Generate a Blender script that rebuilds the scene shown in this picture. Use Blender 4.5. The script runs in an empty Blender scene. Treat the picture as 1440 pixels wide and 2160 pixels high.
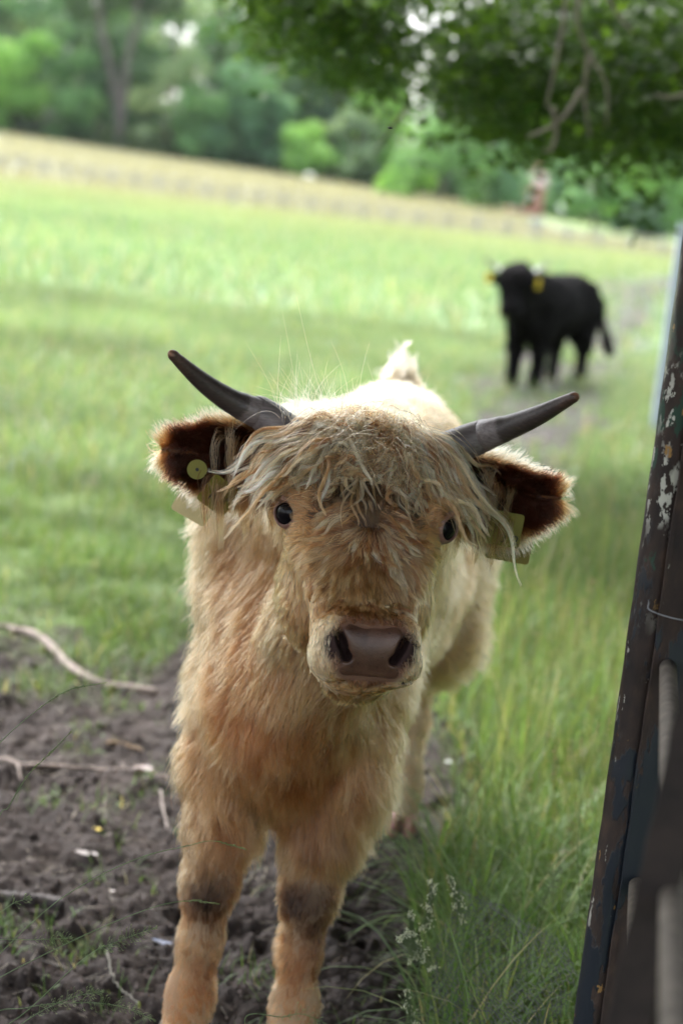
import bpy, math, time
import numpy as np
from mathutils import kdtree
T0 = time.time()
rng = np.random.default_rng(7)
scene = bpy.context.scene
COL = scene.collection
A_ = np.array

# ------------------------------------------------------------------ camera, light, exposure
FPX = 4000.0; TH = math.radians(9.2); RO = math.radians(6.5); CH = 1.5
FW = A_([0, math.cos(TH), -math.sin(TH)]); UP0 = A_([0, math.sin(TH), math.cos(TH)])
CR = math.cos(RO)*A_([1., 0, 0]) + math.sin(RO)*UP0
CU = -math.sin(RO)*A_([1., 0, 0]) + math.cos(RO)*UP0
CC = A_([0, 0, CH])
def ray(px, py): return FW + CR*((px-720)/FPX) - CU*((py-1080)/FPX)
def at(px, py, Y): d = ray(px, py); return CC + d*(Y/d[1])
def gnd(px, py, z=0.0): d = ray(px, py); return CC + d*((z-CH)/d[2])
cam = bpy.data.cameras.new('camera'); camo = bpy.data.objects.new('camera', cam); COL.objects.link(camo)
from mathutils import Matrix, Vector, Euler
m = Matrix(((CR[0], CU[0], -FW[0], 0), (CR[1], CU[1], -FW[1], 0), (CR[2], CU[2], -FW[2], CH), (0, 0, 0, 1)))
camo.matrix_world = m
cam.sensor_fit = 'VERTICAL'; cam.sensor_height = 23.5; cam.lens = 23.5*FPX/2160
cam.clip_end = 5000; cam.clip_start = 0.05
cam.dof.use_dof = True; cam.dof.focus_distance = 2.74; cam.dof.aperture_fstop = cam.lens/1000/0.0215
cam.dof.aperture_blades = 0
scene.camera = camo
SUN_EL = math.radians(60); SUN_AZ = math.radians(-24)     # behind the calf, a little to the left
world = bpy.data.worlds.new('World'); scene.world = world; world.use_nodes = True
wn = world.node_tree; bg = wn.nodes['Background']
sky = wn.nodes.new('ShaderNodeTexSky'); sky.sky_type = 'NISHITA'; sky.sun_disc = False
sky.sun_elevation = SUN_EL; sky.sun_rotation = SUN_AZ; sky.air_density = 1.0; sky.dust_density = 4.0; sky.ozone_density = 1.0
hs = wn.nodes.new('ShaderNodeHueSaturation'); hs.inputs['Saturation'].default_value = 0.30; hs.inputs['Value'].default_value = 1.0
wn.links.new(sky.outputs[0], hs.inputs['Color']); wn.links.new(hs.outputs[0], bg.inputs['Color']); bg.inputs['Strength'].default_value = 0.15
sun = bpy.data.lights.new('sun', 'SUN'); sun.energy = 1.0; sun.angle = math.radians(20); sun.color = (1.0, 0.985, 0.955)
suno = bpy.data.objects.new('sun', sun); COL.objects.link(suno)
sd = Vector((math.sin(SUN_AZ)*math.cos(SUN_EL), math.cos(SUN_AZ)*math.cos(SUN_EL), math.sin(SUN_EL)))
suno.rotation_euler = sd.to_track_quat('Z', 'Y').to_euler()
vs = scene.view_settings; vs.view_transform = 'Standard'; vs.look = 'None'; vs.gamma = 1.0; vs.use_curve_mapping = False
vs.exposure = 2.3
scene.cycles.max_bounces = 10; scene.cycles.diffuse_bounces = 4; scene.cycles.transmission_bounces = 8; scene.cycles.transparent_max_bounces = 8
scene.cycles.use_denoising = True

# ------------------------------------------------------------------ helpers
def nrm(v): return v/(np.linalg.norm(v, axis=-1, keepdims=True)+1e-9)
def sstep(a, b, x): t = np.clip((x-a)/(b-a), 0, 1); return t*t*(3-2*t)
def hash2(i, j, s): h = np.sin(i*127.1+j*311.7+s*74.7)*43758.5453; return h-np.floor(h)
def vnoise(x, y, s=0):
    i = np.floor(x); j = np.floor(y); u = x-i; v = y-j; u = u*u*(3-2*u); v = v*v*(3-2*v)
    return (hash2(i, j, s)*(1-u)+hash2(i+1, j, s)*u)*(1-v)+(hash2(i, j+1, s)*(1-u)+hash2(i+1, j+1, s)*u)*v
def fbm(x, y, s=0, o=4):
    r = 0; a = 0.5; t = 0
    for k in range(o): r = r+a*vnoise(x*2**k+k*17.3, y*2**k+k*5.1, s+k); t += a; a *= 0.5
    return r/t
def wob(P, f, s):      # smooth vector noise in 3D
    r = np.random.default_rng(s); out = np.zeros(P.shape)
    for k in range(5):
        w = r.normal(size=(3, 3))*f*(0.6+0.35*k); ph = r.uniform(0, 6.28, 3)
        out += np.sin(P@w.T+ph)/(1+0.3*k)
    return out/2.6
def newmesh(name, V, faces, attrs=None, smooth=True):
    me = bpy.data.meshes.new(name); V = np.asarray(V, dtype=np.float32)
    faces = [np.asarray(f, dtype=np.int32) for f in (faces if isinstance(faces, list) else [faces])]
    faces = [f for f in faces if len(f)]
    nl = sum(f.size for f in faces); nf = sum(len(f) for f in faces)
    me.vertices.add(len(V)); me.vertices.foreach_set('co', V.ravel())
    me.loops.add(nl); me.loops.foreach_set('vertex_index', np.concatenate([f.ravel() for f in faces]))
    me.polygons.add(nf)
    cnt = np.concatenate([np.full(len(f), f.shape[1]) for f in faces]); st = np.concatenate([[0], np.cumsum(cnt)[:-1]])
    me.polygons.foreach_set('loop_start', st.astype(np.int32)); me.polygons.foreach_set('use_smooth', np.full(nf, smooth))
    me.update(calc_edges=True)
    for k, v in (attrs or {}).items():
        v = np.asarray(v, dtype=np.float32)
        if v.ndim == 2:
            a = me.attributes.new(k, 'FLOAT_COLOR', 'POINT'); c = np.ones((len(V), 4), dtype=np.float32); c[:, :3] = v
            a.data.foreach_set('color', c.ravel())
        else:
            a = me.attributes.new(k, 'FLOAT', 'POINT'); a.data.foreach_set('value', v)
    return me
def link(name, me, mat=None, parent=None):
    o = bpy.data.objects.new(name, me); COL.objects.link(o)
    if mat is not None: o.data.materials.append(mat)
    if parent is not None: o.parent = parent; o.matrix_parent_inverse = parent.matrix_world.inverted()
    return o
def tag(o, label=None, cat=None, group=None, kind=None):
    if label: o['label'] = label
    if cat: o['category'] = cat
    if group: o['group'] = group
    if kind: o['kind'] = kind
    return o
def empty(name, loc, label, cat, group=None):
    o = bpy.data.objects.new(name, None); COL.objects.link(o); o.location = loc; o.empty_display_size = 0.1
    o.matrix_world = Matrix.Translation(Vector([float(c) for c in loc]))
    return tag(o, label, cat, group)
def tubes(paths, radii, ns=6, caps=True):
    """list of (n,3) paths + (n,) radii -> verts, quads, t attribute"""
    V = []; F = []; T = []; off = 0
    for P, R in zip(paths, radii):
        P = np.asarray(P, float); n = len(P); R = np.broadcast_to(R, n)
        tan = nrm(np.gradient(P, axis=0)); ref = A_([0.31, 0.2, 0.93]) if abs(tan[0][2]) < 0.8 else A_([1., .1, 0])
        u = nrm(np.cross(tan, ref)); w = np.cross(tan, u); an = np.arange(ns)/ns*2*math.pi
        ring = P[:, None]+R[:, None, None]*(u[:, None]*np.cos(an)[None, :, None]+w[:, None]*np.sin(an)[None, :, None])
        V.append(ring.reshape(-1, 3)); T.append(np.repeat(np.linspace(0, 1, n), ns))
        i = np.arange(n-1)[:, None]*ns; j = np.arange(ns)[None]; j2 = (j+1) % ns
        F.append((np.stack([i+j, i+j2, i+ns+j2, i+ns+j], -1).reshape(-1, 4)+off)); off += n*ns
        if caps:
            V.append(P[[0, -1]]); T.append([0, 1]); c0, c1 = off, off+1; off += 2; b = off-2-n*ns; jj = np.arange(ns); k = (jj+1) % ns
            F.append(np.stack([np.full(ns, c0), b+k, b+jj, np.full(ns, c0)], -1)[:, :4])
            e = b+(n-1)*ns; F.append(np.stack([np.full(ns, c1), e+jj, e+k, np.full(ns, c1)], -1))
    V = np.concatenate(V); F = np.concatenate(F); T = np.concatenate(T)
    deg = F[:, 0] == F[:, 3]
    return V, [F[~deg], F[deg][:, :3]], T
def spline(pts, n):
    pts = np.asarray(pts, float); m_ = len(pts); t = np.linspace(0, m_-1, n); i = np.clip(t.astype(int), 0, m_-2); f = (t-i)[:, None]
    g = lambda k: pts[np.clip(k, 0, m_-1)]
    p0, p1, p2, p3 = g(i-1), g(i), g(i+1), g(i+2)
    return 0.5*((2*p1)+(-p0+p2)*f+(2*p0-5*p1+4*p2-p3)*f**2+(-p0+3*p1-3*p2+p3)*f**3)
def boxmesh(c, s):
    c = A_(c, float); s = A_(s, float)/2
    V = A_([[x, y, z] for x in (-1, 1) for y in (-1, 1) for z in (-1, 1)])*s+c
    return V, A_([[0, 1, 3, 2], [4, 6, 7, 5], [0, 4, 5, 1], [2, 3, 7, 6], [0, 2, 6, 4], [1, 5, 7, 3]])
def merge(parts):
    V = []; F = {}; off = 0
    for v, f in parts:
        for q in (f if isinstance(f, list) else [f]):
            if len(q): F.setdefault(q.shape[1], []).append(q+off)
        V.append(v); off += len(v)
    return np.concatenate(V), [np.concatenate(x) for x in F.values()]

# ------------------------------------------------------------------ materials
def mat(name): 
    m_ = bpy.data.materials.new(name); m_.use_nodes = True; nt = m_.node_tree
    return m_, nt, nt.nodes['Principled BSDF'], nt.nodes, nt.links
def noise_node(nt, scale, detail=6, rough=0.6, coord='Object'):
    tc = nt.nodes.new('ShaderNodeTexCoord'); n = nt.nodes.new('ShaderNodeTexNoise')
    n.inputs['Scale'].default_value = scale; n.inputs['Detail'].default_value = detail; n.inputs['Roughness'].default_value = rough
    nt.links.new(tc.outputs[coord], n.inputs['Vector']); return n
def ramp(nt, src, stops):
    r = nt.nodes.new('ShaderNodeValToRGB'); nt.links.new(src, r.inputs[0]); e = r.color_ramp.elements
    while len(e) < len(stops): e.new(0.5)
    for k, (p, c) in enumerate(stops): e[k].position = p; e[k].color = (*c, 1) if len(c) == 3 else c
    return r
def bump(nt, src, b, strength=0.5, dist=0.01):
    bm = nt.nodes.new('ShaderNodeBump'); bm.inputs['Strength'].default_value = strength; bm.inputs['Distance'].default_value = dist
    nt.links.new(src, bm.inputs['Height']); nt.links.new(bm.outputs[0], b.inputs['Normal']); return bm
def mix(nt, fac, a, b, typ='MIX'):
    n = nt.nodes.new('ShaderNodeMix'); n.data_type = 'RGBA'; n.blend_type = typ
    if isinstance(fac, float): n.inputs[0].default_value = fac
    else: nt.links.new(fac, n.inputs[0])
    for s, i in ((a, 6), (b, 7)):
        if isinstance(s, tuple): n.inputs[i].default_value = (*s, 1)
        else: nt.links.new(s, n.inputs[i])
    return n.outputs[2]
def simple(name, c, rough=0.7, nscale=None, var=0.3, bmp=0.0, bdist=0.002, spec=0.5):
    m_, nt, b, N, L = mat(name); b.inputs['Roughness'].default_value = rough; b.inputs['Specular IOR Level'].default_value = spec
    if nscale:
        n = noise_node(nt, nscale)
        r = ramp(nt, n.outputs['Fac'], [(0.3, tuple(x*(1-var) for x in c)), (0.7, tuple(min(1, x*(1+var)) for x in c))]); L.new(r.outputs[0], b.inputs['Base Color'])
        if bmp: bump(nt, n.outputs['Fac'], b, bmp, bdist)
    else: b.inputs['Base Color'].default_value = (*c, 1)
    return m_
def attr_mat(name, rough=0.6, trans=0.0, spec=0.3):
    m_, nt, b, N, L = mat(name); a = N.new('ShaderNodeAttribute'); a.attribute_name = 'col'
    L.new(a.outputs['Color'], b.inputs['Base Color']); b.inputs['Roughness'].default_value = rough; b.inputs['Specular IOR Level'].default_value = spec
    if trans:
        t = N.new('ShaderNodeBsdfTranslucent'); mx = N.new('ShaderNodeMixShader'); mx.inputs[0].default_value = trans
        br = N.new('ShaderNodeMix'); br.data_type = 'RGBA'; br.blend_type = 'MULTIPLY'; br.inputs[0].default_value = 1
        L.new(a.outputs['Color'], br.inputs[6]); br.inputs[7].default_value = (1.5, 1.35, 0.7, 1)
        L.new(br.outputs[2], t.inputs['Color']); L.new(b.outputs[0], mx.inputs[1]); L.new(t.outputs[0], mx.inputs[2])
        L.new(mx.outputs[0], N['Material Output'].inputs['Surface'])
    return m_
def hair_mat(name, rough=0.35, rr=0.4):
    m_ = bpy.data.materials.new(name); m_.use_nodes = True; nt = m_.node_tree; N = nt.nodes; L = nt.links
    N.remove(N['Principled BSDF']); h = N.new('ShaderNodeBsdfHairPrincipled'); h.parametrization = 'COLOR'
    a = N.new('ShaderNodeAttribute'); a.attribute_name = 'col'; L.new(a.outputs['Color'], h.inputs['Color'])
    h.inputs['Roughness'].default_value = rough; h.inputs['Radial Roughness'].default_value = rr
    L.new(h.outputs[0], N['Material Output'].inputs['Surface']); return m_
M_hair = hair_mat('fur'); M_hairb = hair_mat('black_fur', 0.3)
M_skin = attr_mat('undercoat', 0.8)
M_grass = attr_mat('grass_blade', 0.5, 0.35, 0.35)
M_leaf = attr_mat('tree_leaf', 0.45, 0.5, 0.4)
M_farleaf = attr_mat('far_leaf', 0.6, 0.5, 0.3)
M_bark = simple('bark', (0.11, 0.085, 0.065), 0.9, 8, 0.5, 0.8, 0.03)
M_stick = simple('dead_wood', (0.20, 0.16, 0.14), 0.8, 30, 0.4, 0.6, 0.004)

# ------------------------------------------------------------------ terrain
path_px = [(420, 2400, .62), (430, 2000, .60), (480, 1750, .62), (560, 1560, .60), (700, 1350, .55), (900, 1130, .55), (1085, 950, .5), (1140, 860, .7), (1165, 800, .95), (1260, 715, .8), (1330, 650, .7), (1345, 612, 1.4), (1480, 606, 2.0)]
PATH = A_([[*gnd(x, y)[:2], w] for x, y, w in path_px])
PATH = spline(PATH, 120)
def mudmask(x, y):
    d = np.full(x.shape, 9.0)
    for k in range(len(PATH)): d = np.minimum(d, np.hypot(x-PATH[k, 0], (y-PATH[k, 1])*0.7)/PATH[k, 2])
    nf = fbm(x*1.6, y*1.6, 3, 4)-0.5; nn = fbm(x*7, y*7, 5, 3)-0.5
    m_ = sstep(1.15, 0.70, d+nf*0.9+nn*0.9)*(.75+.25*sstep(.42,.5,fbm(x*2.2,y*1.2,6,3)+.3*sstep(9,5,y)))
    m2 = sstep(0.66, 0.74, fbm(x*0.9+3, y*0.55, 21, 3)+0.06*nn)*0.9*sstep(14, 8, y)      # bare scuffs in the sward
    left = sstep(6.9, 5.3, y+nf*1.5+nn*1.6)*sstep(0.38, 0.22, x-.10*np.exp(-((y-4.7)/.9)**2)+nf*0.1)                    # trampled gateway
    return np.clip(np.maximum(np.maximum(m_, m2), left), 0, 1)
def zter(x, y):
    az = np.clip(x/np.maximum(y, 1), -.5, .5)
    k = np.clip(2.9-8*az, .9, 8)
    z = 0.5*sstep(40, 112, y)+k*np.clip((y-112)/108, 0, 1)**1.15
    z = z+np.clip((y-222)/120, 0, 1)*(9-18*az)
    z = z+0.04*(fbm(x*.35, y*.35, 9, 3)-.5)*sstep(7, 12, y)
    return z
def zmud(x, y, mm):
    n = fbm(x*5, y*5, 11, 3)-.5; n2 = 1-np.abs(fbm(x*16, y*16, 12, 3)*2-1); n3 = fbm(x*45, y*45, 13, 3)-.5
    pock = sstep(.62, .74, fbm(x*7+2, y*7, 14, 2))
    n4 = 1-np.abs(fbm(x*30+9, y*30, 17, 2)*2-1); return (n*.05+(n2-.75)*.034+(n4-.7)*.020+n3*.020-pock*.026)*(0.25+0.75*mm)*sstep(13, 7, y)
HOOF = [(-.34, 3.55), (-.30, 3.95), (-.62, 3.75), (-.45, 4.25), (-.75, 4.5), (-.2, 4.6), (-.55, 5.0), (.12, 3.75), (.16, 4.3), (-.85, 5.2), (-.35, 5.35), (-.08, 3.62), (-.48, 3.32)]
_zmud0 = zmud
def zmud(x, y, mm):
    z = _zmud0(x, y, mm)
    for k_, (hx_, hy_) in enumerate(HOOF):
        a_ = .5*math.sin(k_*2.3); u_ = (x-hx_)*math.cos(a_)+(y-hy_)*math.sin(a_); v_ = -(x-hx_)*math.sin(a_)+(y-hy_)*math.cos(a_)
        for s_ in (-1, 1):
            d_ = np.hypot((u_-s_*.021)/.020, v_/.048); z = z-.026*sstep(1.05, .75, d_)+.008*np.exp(-((d_-1.35)/.25)**2)
    return z
def gz(x, y):
    x = np.atleast_1d(np.asarray(x, float)); y = np.atleast_1d(np.asarray(y, float)); return zter(x, y)+zmud(x, y, mudmask(x, y))
def axis(lo, hi, f0, f1, step, gr=1.06):
    a = list(np.arange(f0, f1, step)); s = step
    while a[-1] < hi: s *= gr; a.append(a[-1]+s)
    s = step
    while a[0] > lo: s *= gr; a.insert(0, a[0]-s)
    return A_(a)
xs = axis(-1800, 1800, -1.25, .9, .0078, 1.09); ys = axis(-400, 2600, 3.05, 6.3, .0082, 1.04)
GX, GY = np.meshgrid(xs, ys); mm = mudmask(GX, GY); GZ = zter(GX, GY)+zmud(GX, GY, mm)
nx, ny = len(xs), len(ys); i = (np.arange(ny-1)[:, None]*nx+np.arange(nx-1)[None])
Fq = np.stack([i, i+1, i+nx+1, i+nx], -1).reshape(-1, 4)
me = newmesh('ground', np.stack([GX, GY, GZ], -1).reshape(-1, 3), Fq, {'mud': mm.ravel()})
mg, nt, b, N, L = mat('pasture_soil')
a = N.new('ShaderNodeAttribute'); a.attribute_name = 'mud'
n1 = noise_node(nt, 9, 8, .7); n2 = noise_node(nt, 60, 6, .7); n3 = noise_node(nt, .25, 4)
mudc = ramp(nt, n1.outputs['Fac'], [(.3, (.020, .0155, .0145)), (.52, (.044, .034, .031)), (.72, (.085, .067, .061))]).outputs[0]
mudc = mix(nt, ramp(nt, n2.outputs['Fac'], [(.55, (0, 0, 0)), (.75, (.6, .6, .6))]).outputs[0], mudc, (.12, .098, .088))
mr0 = N.new('ShaderNodeMapRange'); mr0.inputs[1].default_value = 9; mr0.inputs[2].default_value = 14; sp0 = N.new('ShaderNodeSeparateXYZ'); ge0 = N.new('ShaderNodeNewGeometry'); L.new(ge0.outputs['Position'], sp0.inputs[0]); L.new(sp0.outputs['Y'], mr0.inputs[0])
mudc = mix(nt, mr0.outputs[0], mudc, ramp(nt, n3.outputs['Fac'], [(.3, (.018, .014, .011)), (.7, (.036, .028, .022))]).outputs[0])
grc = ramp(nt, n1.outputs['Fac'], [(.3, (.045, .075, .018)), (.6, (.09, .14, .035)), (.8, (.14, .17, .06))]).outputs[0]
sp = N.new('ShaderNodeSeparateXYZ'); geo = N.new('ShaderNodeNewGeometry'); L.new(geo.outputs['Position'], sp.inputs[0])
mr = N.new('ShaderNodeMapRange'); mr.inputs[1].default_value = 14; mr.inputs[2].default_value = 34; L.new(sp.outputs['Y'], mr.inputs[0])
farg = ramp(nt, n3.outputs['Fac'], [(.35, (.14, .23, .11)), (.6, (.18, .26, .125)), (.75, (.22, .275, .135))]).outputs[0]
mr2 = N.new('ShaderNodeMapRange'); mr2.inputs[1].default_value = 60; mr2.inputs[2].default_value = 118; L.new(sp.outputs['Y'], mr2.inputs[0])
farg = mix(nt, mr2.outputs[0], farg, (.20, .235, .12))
# hay meadow on the slope beyond the fence, its right part mown and green
mr3 = N.new('ShaderNodeMapRange'); mr3.inputs[1].default_value = 118; mr3.inputs[2].default_value = 134; L.new(sp.outputs['Y'], mr3.inputs[0])
farg = mix(nt, mr3.outputs[0], farg, ramp(nt, n3.outputs['Fac'], [(.3, (.235, .245, .18)), (.7, (.28, .285, .21))]).outputs[0])
mr5 = N.new('ShaderNodeMapRange'); mr5.inputs[1].default_value = 12; mr5.inputs[2].default_value = 20; L.new(sp.outputs['X'], mr5.inputs[0])
mr6 = N.new('ShaderNodeMapRange'); mr6.inputs[1].default_value = 140; mr6.inputs[2].default_value = 165; L.new(sp.outputs['Y'], mr6.inputs[0])
mu = N.new('ShaderNodeMath'); mu.operation = 'MULTIPLY'; L.new(mr5.outputs[0], mu.inputs[0]); L.new(mr6.outputs[0], mu.inputs[1])
farg = mix(nt, mu.outputs[0], farg, (.14, .21, .055))
mr4 = N.new('ShaderNodeMapRange'); mr4.inputs[1].default_value = 219; mr4.inputs[2].default_value = 224; L.new(sp.outputs['Y'], mr4.inputs[0])
farg = mix(nt, mr4.outputs[0], farg, (.02, .03, .012))
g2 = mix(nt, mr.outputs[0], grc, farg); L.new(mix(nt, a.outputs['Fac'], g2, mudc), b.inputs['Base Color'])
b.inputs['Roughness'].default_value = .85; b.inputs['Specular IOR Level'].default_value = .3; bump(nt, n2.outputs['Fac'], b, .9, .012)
tag(link('ground', me, mg), kind='structure')
print('terrain', time.time()-T0)

# ------------------------------------------------------------------ grass
def blades(P, h, w, az, bend, col, seg=3, stiff=0.15):
    """curved flat blades -> verts, faces, colour"""
    n = len(P); t = np.linspace(0, 1, seg+1)
    d = np.stack([np.cos(az), np.sin(az), np.zeros(n)], -1); s = np.stack([-np.sin(az), np.cos(az), np.zeros(n)], -1)
    ang = (stiff+bend[:, None]*t[None])
    dl = (h/seg)[:, None]; hx = np.concatenate([np.zeros((n, 1)), np.cumsum(np.sin(ang[:, 1:])*dl, 1)], 1); hz = np.concatenate([np.zeros((n, 1)), np.cumsum(np.cos(ang[:, 1:])*dl, 1)], 1)
    c = P[:, None]+d[:, None]*hx[..., None]; c[..., 2] += hz
    ww = w[:, None]*(1-0.92*t[None]**1.6)/2
    tw = s[:, None]*ww[..., None]
    Lf = c-tw; Rt = c+tw
    V = np.stack([Lf[:, :-1], Rt[:, :-1]], 2).reshape(n, -1, 3); V = np.concatenate([V, c[:, -1:]], 1)
    nv = 2*seg+1; base = (np.arange(n)*nv)[:, None]
    Q = np.concatenate([base+A_([2*k, 2*k+1, 2*k+3, 2*k+2])[None] for k in range(seg-1)]) if seg > 1 else np.zeros((0, 4), int)
    Tr = base+A_([2*seg-2, 2*seg-1, 2*seg])[None]
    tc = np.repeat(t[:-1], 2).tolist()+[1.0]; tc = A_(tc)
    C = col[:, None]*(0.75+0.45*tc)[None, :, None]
    return V.reshape(-1, 3), [Q, Tr], C.reshape(-1, 3)
GREEN = A_([[.085, .165, .040], [.11, .20, .055], [.14, .215, .08], [.12, .19, .095], [.18, .23, .085], [.32, .30, .17]])
GW = A_([.26, .28, .18, .12, .11, .05])
def gcols(n, r, straw=1.0, tint=None):
    w = GW.copy(); w[5] *= straw; w /= w.sum(); c = GREEN[r.choice(6, n, p=w)]*r.uniform(.8, 1.2, (n, 1))
    return c if tint is None else c*tint
def scatter(n, x0, x1, y0, y1, r, fn=None):
    x = r.uniform(x0, x1, n); y = r.uniform(y0, y1, n)
    if fn is not None: k = r.random(n) < fn(x, y); x, y = x[k], y[k]
    return x, y
def wedge(n, y0, y1, r, pad=.7, fn=None):   # a strip of field that widens with distance
    y = np.sqrt(r.uniform(y0**2, y1**2, n)); x = r.uniform(-1, 1, n)*(y*.19+pad)+y*.0
    if fn is not None: k = r.random(n) < fn(x, y); x, y = x[k], y[k]
    return x, y
r = np.random.default_rng(3)
parts = []
def verge(x, y): return sstep(.20, .42, x-.02*(y-3)-.11*np.exp(-((y-4.7)/.9)**2)+.25*(fbm(x*2, y*2, 40, 2)-.5))*sstep(9.5, 8.0, y)   # the long grass by the gate
# short trampled sward
def fn_short(x, y): return (1-mudmask(x, y))*(1-.75*verge(x, y))*(.15+1.5*sstep(.3, .7, fbm(x*3.1, y*2.6, 31, 3)))
x, y = scatter(230000, -3.2, 2.6, 3.0, 9.0, r, fn_short)
n = len(x); c = gcols(n, r)*(.45+1.1*fbm(x*2.1, y*2.1, 33, 3))[:, None]*r.uniform(.7, 1.3, (n, 1))
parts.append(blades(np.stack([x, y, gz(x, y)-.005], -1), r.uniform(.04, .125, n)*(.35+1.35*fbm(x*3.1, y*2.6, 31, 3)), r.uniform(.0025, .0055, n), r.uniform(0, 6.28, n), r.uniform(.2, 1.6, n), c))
def fn_mid(x, y): return (1-mudmask(x, y))*(.5+.6*fbm(x*.7, y*.7, 35, 3))
x, y = wedge(150000, 9, 24, r, 1.0, fn_mid); n = len(x); c = (gcols(n, r, 2)+A_([.03,.035,.045]))*(.5+1.05*fbm(x*.9, y*.7, 36, 4))[:, None]
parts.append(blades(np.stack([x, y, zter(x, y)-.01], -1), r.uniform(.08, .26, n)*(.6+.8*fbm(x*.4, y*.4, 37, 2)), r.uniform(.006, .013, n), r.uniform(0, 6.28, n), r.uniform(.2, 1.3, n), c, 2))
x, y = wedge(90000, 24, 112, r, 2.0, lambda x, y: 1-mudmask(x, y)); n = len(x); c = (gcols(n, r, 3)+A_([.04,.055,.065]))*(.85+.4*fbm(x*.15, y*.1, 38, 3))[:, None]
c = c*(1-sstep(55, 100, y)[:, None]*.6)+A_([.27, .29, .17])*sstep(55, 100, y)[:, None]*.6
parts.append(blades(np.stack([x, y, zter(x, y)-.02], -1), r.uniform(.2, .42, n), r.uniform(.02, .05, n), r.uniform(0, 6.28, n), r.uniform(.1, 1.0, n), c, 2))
x, y = wedge(40000, 113, 218, r, 2.0); n = len(x)
k = (x < 14) | (y < 145); x, y = x[k], y[k]; n = len(x); c = A_([.265, .265, .19])*r.uniform(.8, 1.2, (n, 1))
parts.append(blades(np.stack([x, y, zter(x, y)-.05], -1), r.uniform(.4, .7, n), r.uniform(.06, .12, n), r.uniform(0, 6.28, n), r.uniform(.1, .8, n), c, 2))
# tufts left on the mud
for k in range(70):
    cx, cy = r.uniform(-1.1, .25), r.uniform(3.2, 6.2)
    if k < 5: cx, cy = [(-.47, 4.45), (-.62, 4.95), (-.33, 5.1), (-.42, 3.6), (-.1, 3.45)][k]
    n = int(r.uniform(8, 45)); x = cx+r.normal(0, .03, n); y = cy+r.normal(0, .04, n)
    parts.append(blades(np.stack([x, y, gz(x, y)-.004], -1), r.uniform(.02, .075, n), r.uniform(.002, .004, n), r.uniform(0, 6.28, n), r.uniform(.4, 1.9, n), gcols(n, r, 2)))
V, F = merge([(p[0], p[1]) for p in parts]); C = np.concatenate([p[2] for p in parts])
tag(link('grass', newmesh('grass', V, F, {'col': C}), M_grass), 'short trampled green pasture grass around the muddy path', 'grass', kind='stuff')
# long grass by the gate
parts = []
def fn_v(x, y): return verge(x, y)*(.35+.9*fbm(x*3, y*3, 41, 3))
x, y = scatter(60000, .2, 2.6, 3.0, 9.5, r, fn_v); n = len(x)
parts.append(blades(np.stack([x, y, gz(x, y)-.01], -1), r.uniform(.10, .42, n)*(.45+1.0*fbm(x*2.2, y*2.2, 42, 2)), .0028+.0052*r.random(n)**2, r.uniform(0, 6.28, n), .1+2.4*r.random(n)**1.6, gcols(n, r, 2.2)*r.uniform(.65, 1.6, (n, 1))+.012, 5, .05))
x, y = scatter(30000, .2, 2.6, 3.0, 9.5, r, fn_v); n = len(x)
parts.append(blades(np.stack([x, y, gz(x, y)], -1), r.uniform(.05, .16, n), r.uniform(.003, .006, n), r.uniform(0, 6.28, n), r.uniform(.3, 2.2, n), gcols(n, r, 4), 3, .1))
n = 2200; x = r.uniform(.24, .75, n); y = r.uniform(2.95, 4.2, n); k = verge(x, y) > r.random(n)*.8; x, y = x[k], y[k]; n = len(x)
parts.append(blades(np.stack([x, y, gz(x, y)], -1), r.uniform(.16, .46, n), r.uniform(.004, .0085, n), r.uniform(0, 6.28, n), r.uniform(.5, 2.6, n), gcols(n, r, .8)*r.uniform(.8, 1.5, (n, 1)), 7, .05))
V, F = merge([(p[0], p[1]) for p in parts]); C = np.concatenate([p[2] for p in parts])
tag(link('long_grass', newmesh('long_grass', V, F, {'col': C}), M_grass), 'long uncut green grass on the verge beside the rusty gate', 'long grass', kind='stuff')
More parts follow.
